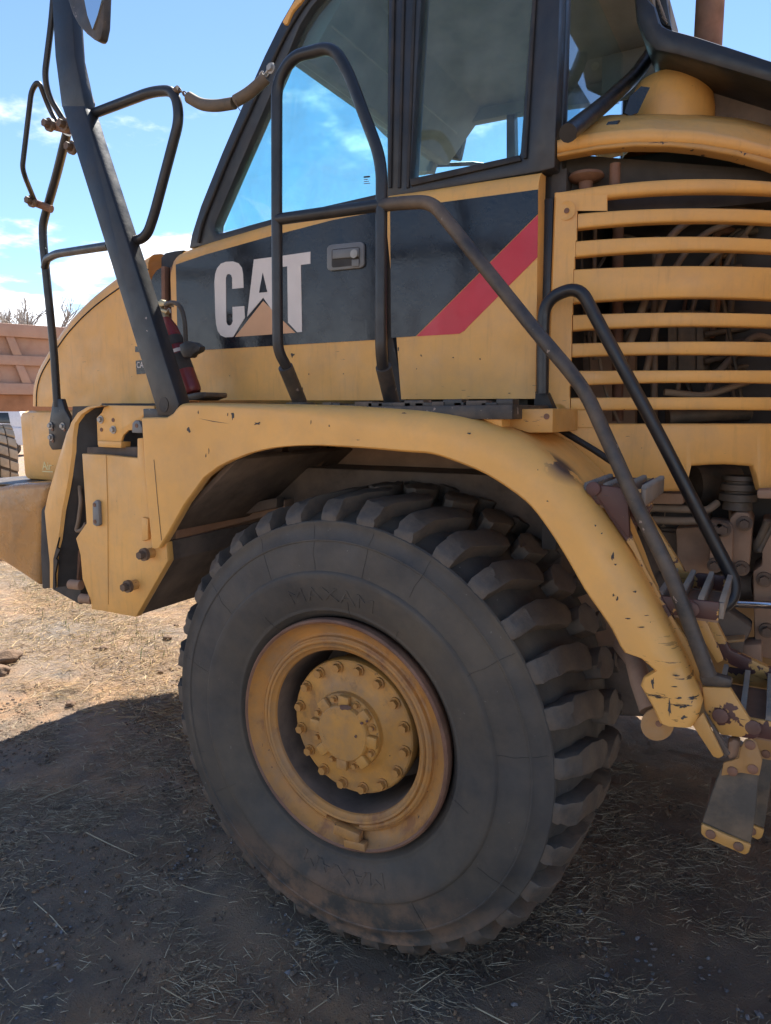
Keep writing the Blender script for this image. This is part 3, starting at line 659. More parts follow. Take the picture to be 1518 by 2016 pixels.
# ---------------- front box, bumper
fb = P(34, 809, .36); fb2 = P(40, 945, .36)
box('battery_box', (fb.x, .36, fb2.z), (-.98, 1.1, fb.z), M['yel'], truck, .035)
X0 = Vector((1, 0, 0)); Z0 = Vector((0, 0, 1)); NF = Vector((0, -1, 0))
solid_text('lettering', 'Air', X0, Z0, NF, P(93, 918, .36), .062, .002, M['sticker'], truck, 1.0)
plate('sticker_border', [(83, 927), (104, 928), (104, 930), (83, 929)], .357, .002, M['sticker'], truck, 0)
s = MT('bumper_paint')
c = s.mix(s.rmp(s.noise(3, 6, .6), .35, .68), (.50, .245, .07), (.38, .19, .065)); c = s.mix(s.mul(s.rmp(s.noise(7, 6, .65), .5, .62), .5), c, (.26, .15, .07))
M['bumper'] = s.set(c, s.rmp(s.noise(6, 5), .3, .7, .16, .42), bump=s.noise(7, 3), bs=.35, bd=.03)
bt = [(0, 957), (20, 953), (96, 950), (92, 983), (84, 1000), (79, 1050), (77, 1100), (78, 1157), (40, 1131), (0, 1105)]
pp = [P(x, y, .16) for x, y in bt]; zt_, zl_ = pp[0].z, pp[-1].z
pp = [Vector((-2.62, .16, zt_-.06)), Vector((-2.55, .16, zt_))]+pp+[Vector((-2.5, .16, zl_-.03)), Vector((-2.62, .16, zl_+.05))]
box('bumper_pad', (-2.5, .18, zt_+.001), (P(90, 950, .18).x, .8, zt_+.012), M['blk_worn'], truck, .004)
bumper = prism('bumper', pp, (0, 2.42, 0), M['bumper'], truck, .03, 3)
prism('bumper_nose', [Vector((-2.62, .30, zt_-.07)), Vector((-2.62, 2.40, zt_-.07)), Vector((-3.0, 1.9, zt_-.07)), Vector((-3.06, 1.37, zt_-.07)), Vector((-3.0, .85, zt_-.07))], (0, 0, -.42), M['bumper'], bumper, .03, 3)
plate('bumper_end', [(80, 1004), (90, 990), (94, 1060), (101, 1158), (82, 1160), (79, 1090)], .14, .2, M['pit'], truck, .01)
# ---------------- hood
YH = .40
hl = [(85, 800), (85, 775), (88, 752), (96, 728), (116, 692), (145, 647), (174, 612), (203, 583), (232, 559), (262, 537), (290, 518), (320, 500)]
top = [P(x, y, YH+.10) for x, y in hl]
prof = fillet(top, .05, 3)
hx = P(318, 600, YH).x; zb = P(100, 800, YH).z-.02
rows = []
for p in prof:
    n_ = None
    rows.append(p)
v, f = [], []; m_ = len(rows); K = 9
cen = Vector((hx, 0, zb))
def hood_row(p, yoff, inset):
    d = (cen-Vector((p.x, 0, p.z))); d.normalize(); return Vector((min(p.x+d.x*inset, hx), yoff, max(p.z+d.z*inset, zb)))
sect = [(YH, .085), (YH+.004, .060), (YH+.018, .032), (YH+.045, .012), (YH+.09, .001), (YH+.16, 0), (YH+1.64, 0), (YH+1.71, .001), (YH+1.755, .012), (YH+1.782, .032), (YH+1.80, .085)]
for p in rows:
    for (yo, ins) in sect: v.append(hood_row(p, yo, ins))
S_ = len(sect)
for i in range(m_-1):
    for k in range(S_-1): f.append((i*S_+k, i*S_+k+1, (i+1)*S_+k+1, (i+1)*S_+k))
for side in (0, S_-1):
    i0 = len(v); v.append(Vector((hx, v[side].y, zb)))
    for i in range(m_-1): f.append((i*S_+side, (i+1)*S_+side, i0))
hood = mesh('hood', v, f, M['yel'], truck, smooth=True, angle=30)
# hood seam
sm = [hood_row(p, YH-.001, .088) for p in rows]
tube('hood_seam', sm, .0035, M['seal'], hood, n=6)
plate('hood_decal', [(318, 527), (309, 532), (301, 543), (295, 560), (293, 575), (300, 600), (308, 640), (318, 660)], YH-.003, .003, M['decal_k'], hood, 0)
plate('hood_sticker', [(267, 710), (291, 708), (292, 735), (269, 737)], YH-.003, .003, M['decal_k'], hood, 0)
solid_text('lettering', 'CAT', X0, Z0, NF, P(279, 719, YH-.003), .040, .002, M['decal_w'], hood, .8)
plate('hood_sticker', [(266, 682), (285, 682), (287, 694), (266, 693)], YH-.003, .003, M['decal_k'], hood, 0)
plate('hood_lip', [(200, 794), (330, 794), (330, 800), (200, 800)], .30, .1, M['seal'], hood, .001)
# seal and posts between hood and door
plate('hood_seal', [(317, 507), (325, 498), (343, 494), (362, 492), (352, 505), (344, 520), (346, 700), (318, 700)], YH+.03, .2, M['seal'], truck, .004)
plate('seal_strip', [(317, 524), (324, 524), (326, 700), (319, 700)], YH-.004, .03, M['rusty'], truck, .002)
plate('seal_strip', [(335, 526), (340, 525), (342, 700), (337, 700)], YH+.004, .03, M['rusty'], truck, .002)
# ---------------- cab
cab = box('cab_floor', (-1.08, YH+.08, 1.95), (.50, 1.86, 2.05), M['pit'], truck, 0); cab.name = 'cab'; WORLD['cab'] = WORLD['cab_floor']
# door (yellow panel with rounded top edge), rear side panel
def sill(x): return 497+(x-360)*(329-497)/(1088-360)
def soft_panel(name, pix_top, pix_bot, Y, mat, parent):
    "panel whose top edge rolls inwards"
    v, f = [], []; n = len(pix_top)
    for t, b in zip(pix_top, pix_bot):
        T, B = P(*t, Y+.03), P(*b, Y)
        v += [Vector((B.x, Y+.05, B.z)), B, Vector((B.x+(T.x-B.x)*.5, Y, B.z+(T.z-B.z)*.5)), Vector((T.x, Y, T.z-.075)), Vector((T.x, Y+.004, T.z-.045)), Vector((T.x, Y+.014, T.z-.018)), Vector((T.x, Y+.032, T.z-.002)), Vector((T.x, Y+.08, T.z))]
    for i in range(n-1):
        for k in range(7): f.append((i*8+k, i*8+k+1, i*8+9+k, i*8+8+k))
    e0 = tuple(range(8)); e1 = tuple(range((n-1)*8, n*8)); f += [e0, e1]
    return mesh(name, v, f, mat, parent, smooth=True, angle=32)
door = soft_panel('door', [(344, 518), (347, 508), (352, 501), (362, 495), (419, 475), (533, 441), (640, 414), (758, 388)], [(346, 789), (349, 789), (354, 789), (363, 789), (420, 788), (534, 788), (641, 788), (760, 788)], YH, M['yel'], truck)
rearp = soft_panel('side_panel', [(766, 384), (860, 371), (980, 352), (1060, 340), (1066, 339)], [(790, 786), (862, 786), (980, 785), (1050, 785), (1054, 785)], YH, M['yel'], truck)
plate('door_seal', [(757, 395), (768, 390), (772, 660), (798, 790), (760, 790)], YH+.02, .05, M['seal'], door, 0)
YD = YH-.002
plate('stripe', [(346, 521), (405, 501), (533, 465), (656, 433), (757, 414), (759, 667), (740, 669), (535, 681), (402, 689), (350, 692)], YD, .002, M['decal_k'], door, 0)
plate('stripe', [(768, 412), (857, 400), (1059, 373), (1059, 421), (818, 662), (770, 665)], YD, .002, M['decal_k'], rearp, 0)
plate('red_stripe', [(820, 662), (1059, 423), (1058, 506), (921, 643), (914, 651), (904, 657)], YD, .002, M['decal_r'], rearp, 0)
def fc(l): return [(320+x/2.811, 420+y/2.811) for x, y in l]
YL = YD-.002
plate('letter_c', fc([(448, 412), (386, 418), (385, 358), (380, 342), (368, 335), (357, 338), (350, 356), (352, 598), (358, 616), (369, 622), (381, 616), (388, 598), (387, 518), (452, 513), (455, 578), (390, 684), (345, 686), (320, 674), (305, 650), (296, 615), (292, 560), (287, 380), (291, 335), (302, 303), (322, 279), (350, 268), (390, 266), (420, 276), (438, 300), (445, 335)]), YL, .002, M['decal_w'], door, 0)
plate('letter_a', fc([(468, 572), (505, 255), (606, 242), (632, 420), (652, 590), (640, 585), (557, 466)]), YL, .002, M['decal_w'], door, 0)
plate('letter_a_counter', fc([(554, 328), (579, 435), (534, 439)]), YL-.001, .001, M['decal_k'], door, 0)
plate('letter_t', fc([(640, 238), (818, 212), (818, 279), (765, 285), (772, 656), (745, 658), (694, 604), (690, 293), (640, 299)]), YL, .002, M['decal_w'], door, 0)
plate('logo_triangle', fc([(400, 684), (557, 485), (735, 661)]), YL, .002, M['decal_o'], door, 0)
# door handle
def rrect(x0, y0, x1, y1, r, sk=0):
    out = []
    for cx, cy, a0 in ((x1-r, y0+r, -90), (x1-r, y1-r, 0), (x0+r, y1-r, 90), (x0+r, y0+r, 180)):
        for k in range(5):
            a = rad(a0+k*22.5); X = cx+r*math.cos(a); out.append((X, cy+r*math.sin(a)-sk*(X-x0)))
    return out
h = plate('handle_bezel', rrect(643, 482, 716, 534, 9, .10), YD-.012, .014, M['grey'], door, .004)
plate('handle_recess', rrect(653, 491, 708, 527, 4, .10), YD-.013, .002, M['pit'], door, 0)
plate('handle', [(654, 492), (706, 487), (706, 505), (654, 510)], YD-.020, .008, M['grey'], door, .003)
lathe('lock', [(.016, .0), (.016, -.006), (.006, -.007), (0, -.007)], P(698, 500, YD-.020), M['bolt'], door, 20)
plate('handle', [(692, 511), (706, 510), (706, 524), (692, 525)], YD-.018, .006, M['grey'], door, .002)
for px, py, w, h in ((576, 699, 5, 6), (590, 765, 2, 13), (595, 770, 1.6, 10), (676, 736, 1.4, 1.6), (608, 736, 1, 3), (452, 740, 1.2, 1.5)): chip(px, py, w, h, YH, door)
for px, py, w, h in ((776, 690, 3, 7), (784, 688, 2, 6), (829, 700, 2, 3), (892, 704, 2, 2), (945, 707, 2, 2), (1003, 774, 4, 2), (820, 726, 1.5, 2)): chip(px, py, w, h, YH, rearp)
# cab window frames (near side)
YC = YH+.03
plate('pillar', [(372, 489), (377, 462), (395, 405), (437, 300), (480, 200), (520, 110), (552, 45), (575, 5), (600, -40), (660, -40), (640, -18), (612, 15), (590, 50), (565, 110), (533, 185), (470, 330), (423, 440), (422, 452), (427, 461), (533, 431), (640, 405), (745, 381), (762, 378), (762, 392), (533, 448), (419, 480)], YC, .06, M['frame'], cab, .006)
tubeP('pillar_trim', [(390, 478, YC-.006), (398, 440, YC-.006), (452, 305, YC-.006), (560, 70, YC-.006), (600, 5, YC-.006), (640, -40, YC-.006)], .007, M['seal'], cab, .1)
plate('roof_edge', [(553, 44), (573, 8), (600, -30), (640, -50), (625, -25), (596, 0), (575, 22), (564, 50)], YC-.012, .1, M['yel'], cab, .01)
plate('pillar', [(762, 392), (762, 250), (765, -60), (832, -60), (829, 0), (808, 350), (811, 360), (1018, 313), (1024, 300), (1047, 0), (1051, -60), (1104, -60), (1092, 330), (1060, 338), (900, 366), (780, 386)], YC, .07, M['frame'], cab, .006)
for (x0, x1, dy) in ((776, 768, 0), (796, 786, 0), (818, 803, 0)):
    tubeP('pillar_trim', [(x1, 370, YC-.004), (x0, -60, YC-.004)], .006, M['seal'], cab)
plate('window_trim', [(806, 352), (1022, 305), (1026, 316), (808, 366)], YC-.010, .02, M['seal'], cab, .003)
tubeP('window_trim', [(1034, 312, YC-.006), (1056, -60, YC-.006)], .006, M['seal'], cab)
plate('window_pane', [(425, 458), (424, 440), (534, 183), (590, 52), (660, -60), (764, -60), (762, 382)], YC+.03, .006, M['glass'], cab, 0)
plate('window_pane', [(808, 352), (830, -60), (1052, -60), (1024, 306)], YC+.03, .006, M['glass'], cab, 0)
plate('glass_mark', [(716, 347), (728, 346), (728, 349), (716, 350)], YC+.026, .002, M['seal'], cab, 0)
for k in range(3): plate('glass_mark', [(716, 353+k*4), (724+k*2, 352+k*4), (724+k*2, 353.2+k*4), (716, 354.2+k*4)], YC+.026, .002, M['grey'], cab, 0)
# far side of the cab: header, pillar, sill, and the roof lining
YR = 1.80
hb = [P(x, y, YR) for x, y in [(752, 262), (763, 272), (790, 300), (800, 342), (848, 336), (853, 318), (868, 316), (852, 268), (858, 256), (882, 249), (1010, 224), (1130, 206), (1215, 196)]]
prism('far_header', hb+[Vector((hb[-1].x, YR, 3.66)), Vector((hb[0].x-.1, YR, 3.66))], (0, .06, 0), M['cloth'], cab, .003)
he = P(566, 122, YC+.07); hx0, hz0 = he.x, he.z
prism('roof', [Vector((x, YC+.071, z)) for x, z in ((hx0, hz0), (hx0+.10, hz0-.02), (hx0+.32, hz0+.22), (hx0+.55, 3.56), (.74, 3.56), (.75, 3.74), (hx0+.2, 3.72), (hx0+.04, hz0+.25))], (0, YR-YC-.01, 0), M['cloth'], cab, .01)  # rear overhang lengthened to block sun from the tank cover
for k in (.035, .16): tube('roof_trim', [Vector((hx0+k*1.1+.02, YC+.09, hz0+k*.8-.03)), Vector((hx0+k*1.1+.02, YR-.05, hz0+k*.8-.03))], .010, M['grey'], cab)
plate('far_post', [(997, 226), (1012, 224), (1014, 309), (997, 312)], YR, .06, M['frame'], cab, .003)
plate('far_post', [(1016, 222), (1140, 200), (1140, 520), (1018, 520)], YR, .02, M['glassd'], cab, 0)
# mirror arm on the far side, seen through the glass
fm = plate('far_mirror', [(846, 262), (858, 259), (908, 264), (914, 270), (905, 311), (902, 314), (846, 305)], YR+.12, .04, M['seal'], truck, .01)
tubeP('mirror_stay', [(868, 308, YR+.3), (862, 325, YR+.3), (852, 330, YR+.3)], .008, M['blk'], fm)
tubeP('mirror_stay', [(845, 326, YR+.3), (930, 322, YR+.3), (990, 330, YR+.3)], .012, M['blk'], fm)
# seat
box('seat', (-.42, .85, 2.1), (.12, 1.45, 2.36), M['pit'], cab, .06); box('seat', (.16, .9, 2.3), (.30, 1.4, 2.62), M['pit'], cab, .06)
# windscreen and rear glass
v = [P(440, 455, YC+.03), P(600, 0, YC+.03)]; v = [v[0], v[1], Vector((v[1].x, YR, v[1].z)), Vector((v[0].x, YR, v[0].z))]
prism('windscreen', v, (.006, 0, 0), M['glass'], cab, 0)
XR = .575
box('rear_frame', (XR-.05, YC+.071, 2.0), (XR+.02, .56, 3.54), M['frame'], cab, .015)
box('rear_frame', (XR-.05, 1.72, 2.0), (XR+.02, 1.86, 3.54), M['frame'], cab, .015)
box('rear_frame', (XR-.05, .561, 2.0), (XR+.02, 1.719, 2.62), M['frame'], cab, .015)
box('rear_glass', (XR-.02, .561, 2.621), (XR-.012, 1.719, 3.54), M['glassd'], cab, 0)
tube('rear_guard_bar', [PX(1118, 262, .66), PX(1190, 205, .68), PX(1250, 150, .70), PX(1285, 100, .72), PX(1310, 60, .74)], .028, M['blk'], cab, .1)
bolt(BM_sm, PX(1278, 105, .68), cab)
# ---------------- rear housing behind the cab: tank, grille, covers
# plan curve of the grille panel
S0 = P(1088, 600, .44); cur = [Vector((S0.x, S0.y))]; L_ = 0
ang = 15.0
for k in range(80):
    a = rad(15+27*min(1, k/44)); cur.append(cur[-1]+Vector((math.cos(a), math.sin(a)))*.025)
def PG(x, y, off=0.0):
    d = ray(x, y); o2 = Vector((CAM.x, CAM.y)); d2 = Vector((d.x, d.y))
    for i in range(len(cur)-1):
        a, b = cur[i], cur[i+1]; e = b-a
        den = d2.x*e.y-d2.y*e.x
        if abs(den) < 1e-9: continue
        w = a-o2; t = (w.x*e.y-w.y*e.x)/den; u = (w.x*d2.y-w.y*d2.x)/den
        if -1e-6 <= u <= 1+1e-6 or (i == 0 and u < 0) or (i == len(cur)-2 and u > 1):
            n_ = Vector((-e.y, e.x)).normalized()     # into the machine
            return Vector((CAM.x+d.x*t+n_.x*off, CAM.y+d.y*t+n_.y*off, CAM.z+d.z*t))
    return P(x, y, .44)
def PD(x, y, off):
    "point seen at pixel x, y but lying off metres behind the grille surface"
    p0 = PG(x, y); n_ = (PG(x, y, .1)-p0)*10; d = ray(x, y); return p0+d*(off/(d.x*n_.x+d.y*n_.y))
def gstrip(name, xs, ytop, ybot, mat, parent, th=.035, roll=.012, ends=True):
    "horizontal strip of the grille with rounded top and bottom edges; ytop, ybot are functions of pixel x"
    v, f = [], []
    for x in xs:
        a, b = ytop(x), ybot(x); hgt = (b-a)
        T, B = PG(x, a), PG(x, b); n_ = (PG(x, a, .1)-T)*10
        r_ = min(roll, (T-B).length*.4); dn = (B-T).normalized()
        v += [T+n_*th, T+n_*r_, T+n_*r_*.3+dn*r_*.3, T+dn*r_, B-dn*r_, B+n_*r_*.3-dn*r_*.3, B+n_*r_, B+n_*th]
    n = len(xs)
    for i in range(n-1):
        for k in range(8): f.append((i*8+k, i*8+(k+1) % 8, i*8+8+(k+1) % 8, i*8+8+k))
    if ends: f += [tuple(range(8)), tuple(range((n-1)*8, n*8))]
    return mesh(name, v, f, mat, parent, smooth=True, angle=50)
def yf(a, b, c, xa):
    "quadratic through (xa,a),(1380,b),(1518,c)"
    X = np.array([xa, 1380, 1518.]); q = np.polyfit(X, [a, b, c], 2); return lambda x: float(np.polyval(q, x))
SL = [(1198, (389, 378, 381), (415, 409, 413)), (1138, (450, 436, 440), (474, 465, 470)), (1134, (506, 493, 497), (530, 523, 526)), (1130, (597, 586, 590), (620, 615, 618)), (1128, (651, 642, 645), (676, 672, 673)),
      (1127, (703, 698, 701), (730, 729, 729)), (1124, (760, 753, 755), (783, 782, 782)), (1186, (808, 807, 808), (834, 834, 834))]
gtop = yf(379, 350, 355, 1092)
grille = gstrip('grille', list(np.linspace(1197, 1600, 26)), gtop, yf(*SL[0][1], SL[0][0]), M['yel'], truck)
XR_ = lambda x0: list(np.linspace(x0, 1600, 28))
for i in range(7):
    x0 = min(SL[i][0], SL[i+1][0])
    xa = max(SL[i][0], SL[i+1][0]) if i in (0, 6) else x0
    yb0 = yf(*SL[i][2], SL[i][0]); yt1 = yf(*SL[i+1][1], SL[i+1][0])
    o = gstrip('slat', XR_(x0), yb0, yt1, M['yel'], grille, roll=.007)
# left post of the grille: steps in to meet each slot
def lp(y): return 1092+(y-377)*(1077-1092)/(777-377)
segs = [(379, 389, 1197), (389, 415, 1197), (415, 450, 1138), (450, 474, 1137), (474, 506, 1135), (506, 530, 1133), (530, 597, 1131), (597, 620, 1129), (620, 651, 1128), (651, 676, 1127), (676, 703, 1127), (703, 730, 1126), (730, 760, 1125), (760, 783, 1123), (783, 808, 1124), (808, 834, 1185), (834, 841, 1185)]
v, f = [], []
for a, b, xr in segs:
    i = len(v); q = []
    for y in (a, b):
        x0 = lp(y); q.append([PG(x0, y, .05), PG(x0, y, .008), PG(x0+3, y, 0), PG((x0+xr)/2, y, 0), PG(xr-2, y, 0), PG(xr, y, .008), PG(xr, y, .04)])
    v += q[0]+q[1]
    for k in range(6): f.append((i+k, i+k+1, i+8+k, i+7+k))
mesh('grille_post', v, f, M['yel'], grille, smooth=True, angle=40)
gstrip('grille_post', list(np.linspace(1093, 1197, 8)), gtop, lambda x: 391, M['yel'], grille, th=.06)
# skirt below the last slot, with the cut-out over the suspension
def skirt(x):
    if x < 1348: return 862+(x-1100)*(968-862)/(1215-1100) if x < 1215 else 968
    if x > 1497: return 966
    if x < 1362: return 968-(x-1348)*40/14
    if x > 1484: return 914+(x-1484)*52/13
    return 914+4*abs((x-1420)/60)
gstrip('skirt', [1091, 1110, 1140, 1170, 1200, 1215, 1250, 1300, 1347, 1349, 1356, 1362, 1375, 1400, 1430, 1460, 1478, 1484, 1490, 1496, 1498, 1520, 1560, 1600], lambda x: 834 if x >= 1186 else 838, skirt, M['yel'], grille, th=.03)
tubeP('fender_seal', [(1090, 838, .42), (1130, 862, .41), (1170, 886, .40), (1212, 914, .39)], .011, M['seal'], fender)
for (x, y) in ((1116, 415), (1099, 812)):
    p = PG(x, y); lathe('dimple', [(.030, -.001), (.026, .0), (.018, .004), (.0, .004)], p+Vector((0, -.004, 0)), M['yel'], grille, 24); bolt(BM_hole, p+Vector((0, -.002, 0)), grille)
# dark interior, radiator cores and hoses behind the slats
bx = [cur[0]+Vector((.05, .62)), cur[-1]+Vector((.0, .75))]
prism('housing_interior', [Vector((S0.x+.02, S0.y+.05, 1.45)), Vector((S0.x+.02, 1.2, 1.45)), Vector((2.6, 2.1, 1.45)), Vector((2.6, 2.2, 1.45)), Vector((S0.x-.03, 1.3, 1.45)), Vector((S0.x-.03, S0.y+.05, 1.45))], (0, 0, 1.3), M['pit'], grille, 0)
box('housing_side', (S0.x-.02, .5, 1.5), (S0.x+.0, 2.2, 2.62), M['pit'], grille, 0)
def gtube(name, pix, off, r, mat): return tube(name, [PG(x, y, off) for x, y in pix], r, mat, grille, .08, 8)
gtube('hose', [(1240, 720), (1300, 560), (1340, 450), (1400, 400), (1480, 388), (1560, 392)], .16, .014, M['hose'])
gtube('hose', [(1300, 740), (1335, 600), (1370, 500), (1430, 430), (1518, 400)], .20, .012, M['hose'])
gtube('hose', [(1330, 840), (1330, 600), (1335, 430)], .24, .013, M['hose'])
gtube('hose', [(1240, 830), (1238, 600), (1240, 410)], .22, .02, M['rusty'])
gtube('hose', [(1182, 700), (1180, 500), (1182, 420)], .18, .008, M['hose'])
gtube('hose', [(1190, 700), (1200, 760), (1235, 835)], .15, .006, M['hose'])
gtube('hose', [(1330, 770), (1420, 778), (1470, 762), (1540, 740)], .12, .012, M['hose'])
gtube('hose', [(1390, 560), (1460, 470), (1540, 440)], .2, .014, M['hose'])
gtube('hose', [(1340, 822), (1420, 815), (1518, 812)], .13, .03, M['hosek'])
HR = random.Random(5)
for k in range(16):
    x0, y0 = HR.uniform(1150, 1560), HR.uniform(560, 850); x1, y1 = x0+HR.uniform(-90, 120), y0-HR.uniform(120, 320)
    gtube('hose', [(x0, y0), (x0+HR.uniform(-30, 30), y0*.6+y1*.4), (x1, max(y1, 400)), (x1+HR.uniform(20, 80), max(y1, 400)+HR.uniform(-10, 30))], HR.uniform(.2, .45), HR.choice((.007, .010, .014, .02)), M[HR.choice(('hose', 'hosek', 'darkfr', 'rusty'))])
for (x0, x1, y0, y1) in ((1372, 1392, 590, 730), (1398, 1440, 586, 730), (1444, 1462, 586, 730)):
    p = [PG(x0, y1, .28), PG(x1, y1, .28), PG(x1, y0, .28), PG(x0, y0, .28)]; prism('cooler_core', p, (.02, .06, 0), M['rubberflap'], grille, .004)
for k in range(5):
    gtube('cooler_pipe', [(1462, 610+k*30), (1580, 596+k*28)], .28, .012, M['hosek'])
# pillar strip between the side panel and the grille
plate('rear_pillar', [(1068, 392), (1090, 388), (1086, 519), (1078, 775), (1052, 778), (1058, 600)], .47, .1, M['frame'], truck, .006)
plate('rear_pillar', [(1052, 770), (1076, 772), (1090, 806), (1050, 806)], .40, .1, M['seal'], truck, .004)
# top cover of the tank and the dark gap below it
gstrip('tank_cover', [1097, 1110, 1150, 1200, 1280, 1380, 1450, 1518, 1560, 1600], yf(272, 252, 283, 1097), yf(301, 288, 311, 1097), M['yel'], grille, th=.05, roll=.03)
gstrip('tank_cover', [1097, 1120, 1180, 1250, 1320, 1380, 1450, 1518, 1600], yf(301, 282, 311, 1097), yf(309, 294, 325, 1097), M['yel_worn'], grille, th=.05, roll=.006)
v, f = [], []     # upper skin, stepping inwards and up
for x, y0, y1, y2 in ((1099, 272, 262, 250), (1150, 261, 250, 236), (1200, 254, 242, 226), (1280, 250, 238, 224), (1380, 252, 240, 226), (1450, 262, 248, 232), (1518, 283, 266, 246), (1600, 318, 298, 275)):
    q0 = PD(x, y2, .34); v += [PG(x, y0+3, .02), PD(x, y1, .09), q0, q0+Vector((.05, .5, .02))]
for i in range(7):
    for k in range(3): f.append((i*4+k, i*4+k+1, i*4+5+k, i*4+4+k))
mesh('tank_cover', v, f, M['yel'], grille, smooth=True, angle=60)
# filler dome
dc = PD(1318, 218, .50)
dv, df = lathe_vf([(.165, -.16), (.162, -.02), (.150, .05), (.12, .10), (.07, .125), (0, .13)], dc, 48, 'Z'); mesh('tank_dome', dv, df, M['yel'], grille, smooth=True, angle=60)
p = [PD(x, y, .30) for x, y in ((1229, 222), (1240, 190), (1262, 170), (1280, 172), (1268, 196), (1256, 222), (1240, 228))]; prism('dome_sticker', p, (-.004, .006, 0), M['decal_k'], grille, 0)
p = [PD(x, y, .08) for x, y in ((1193, 251), (1200, 240), (1222, 237), (1214, 250))]; prism('dome_sticker', p, (-.004, -.004, 0), M['decal_k'], grille, 0)
# knob below the cover
kc = PG(1157, 330, .08)
kv, kf = lathe_vf([(0, .012), (.03, .012), (.055, .004), (.060, -.006), (.05, -.014), (.024, -.022), (.020, -.08), (0, -.08)], kc, 24, 'Z'); mesh('filler_knob', kv, kf, M['rusty'], grille, smooth=True, angle=40)
p = [PG(1092, 425, .10), PG(1600, 374, .10), PG(1600, 318, .10), PG(1092, 280, .10)]; prism('gap_shade_sheet', p, (.03, .10, 0), M['pit'], grille, 0)  # dark sheet added to stand for the shaded gap
gtube('hose', [(1215, 365), (1216, 310)], .06, .018, M['rusty'])
# black exhaust shroud sloping down behind the cab, and the stack
a0, a1 = P(1252, 40, .75), P(1600, 140, .75)
sh_ = [(1244, -40), (1290, 10), (1300, 46), (1318, 54), (1370, 68), (1518, 116), (1640, 160), (1640, 205), (1518, 163), (1400, 128), (1330, 108), (1290, 100), (1268, 78), (1252, 40)]
shr = plate('exhaust_shroud', sh_, .80, 1.2, M['blk'], truck, .02)
plate('exhaust_shroud_skirt', [(1320, 112), (1640, 206), (1640, 330), (1340, 250)], 1.05, .9, M['darkfr'], shr, .01)  # dark colour paints deep shade onto what is a yellowish panel
plate('louvre_frame', [(1284, -60), (1302, -60), (1321, 52), (1306, 50), (1293, 38)], .95, .05, M['blk'], shr, .004)
for k in range(8): tubeP('louvre', [(1287+k*2.4, -30+k*9, .94), (1298+k*2.2, 4+k*6, .94)], .004, M['steel'], shr, n=6)
plate('sun_block_panel', [(1185, -130), (1430, -130), (1430, -30), (1316, -30), (1322, 60), (1300, 140), (1240, 190), (1185, 204)], 1.55, .03, M['cloth'], shr, .004)  # added plate: closes the grey gap and blocks sun on the tank cover
st = P(1395, 60, 1.35); tube('exhaust_stack', [Vector((st.x, 1.35, 2.6)), Vector((st.x, 1.35, 4.6))], .054, M['rusty'], truck, n=28)
# ---------------- handrails
YRL = .06; RR = .0192
hr = tubeP('handrail', [(592, 792, .20), (566, 725, .10), (547, 690, YRL), (545, 420, YRL), (545, 165, YRL), (575, 112, YRL), (655, 92, YRL), (684, 138, YRL), (752, 318, YRL), (751, 420, YRL), (750, 690, YRL), (754, 728, .10), (771, 792, .20)], RR, M['blk'], truck, .07, 16)
for a, b in (((592, 795, .203), (562, 722, .095)), ((772, 795, .203), (755, 722, .095))):
    tubeP('rail_socket', [a, b], .027, M['blk_worn'], hr, 0, 16)
for x in (592, 772):
    lathe('rail_foot', [(.0, .0), (.055, .0), (.055, .012), (.03, .014), (0, .014)], P(x, 797, .20)-Vector((0, 0, .004)), M['blk_worn'], hr, 20, 'Z')
tubeP('cross_bar', [(547, 432, YRL), (749, 404, YRL)], RR, M['blk'], hr, 0, 16)
tubeP('ladder_rail', [(751, 404, YRL), (800, 399, YRL), (850, 397, YRL), (1054, 651, .05), (1128, 738, .04), (1158, 782, .04), (1254, 996, .02), (1320, 1128, .01), (1396, 1330, .01)], .0205, M['blk_worn'], hr, .07, 16)
tubeP('ladder_rail', [(1068, 775, .36), (1069, 660, .36), (1072, 590, .36), (1140, 562, .365), (1170, 620, .37), (1286, 834, .39), (1417, 1089, .42), (1448, 1148, .42), (1440, 1185, .40), (1388, 1212, .34)], .0205, M['blk'], hr, .075, 16)
# ---------------- mirror arm and its stays at the front of the fender
arm = plate('mirror_arm', [(121, 208), (164, 208), (182, 268), (240, 445), (290, 600), (326, 715), (352, 796), (345, 820), (310, 818), (301, 785), (203, 469)], -.02, .065, M['blk'], truck, .006)
plate('mirror_arm_upper', [(98, -60), (108, 111), (121, 212), (168, 214), (158, 160), (147, 111), (136, -60)], -.012, .05, M['blk'], arm, .006)
plate('gusset', [(132, 106), (146, 104), (150, 118), (176, 200), (172, 220), (160, 200)], .03, .03, M['blk_worn'], arm, .004)
hole = [(322+9*math.cos(rad(a)), 797+15*math.sin(rad(a))) for a in range(0, 360, 20)]
plate('arm_hole', hole, -.0225, .004, M['seal'], arm, 0)
for (x0, y0, x1, y1) in ((196, 262, 252, 462), (263, 500, 292, 570), (310, 650, 318, 672)):
    tubeP('lit_weld_seam', [(x0-8, y0, .047), (x1-8, y1, .047)], .004, M['grey'], arm, 0, 8)  # weld beads, grey tone paints the light they catch
tubeP('grab_loop', [(178, 226, .03), (300, 180, .03), (344, 178, .03), (354, 232, .03), (303, 425, .03), (288, 468, .03), (250, 478, .03)], .0185, M['blk'], arm, .075, 16)
tubeP('chain_eye', [(338, 186, .03), (352, 175, .03)], .013, M['bolt_d'], arm)
fr = tubeP('front_rail', [(113, 800, .22), (106, 690, .22), (85, 478, .20), (84, 445, .20), (90, 420, .20), (111, 347, .16), (132, 262, .10)], .0185, M['blk'], arm, .06, 16)
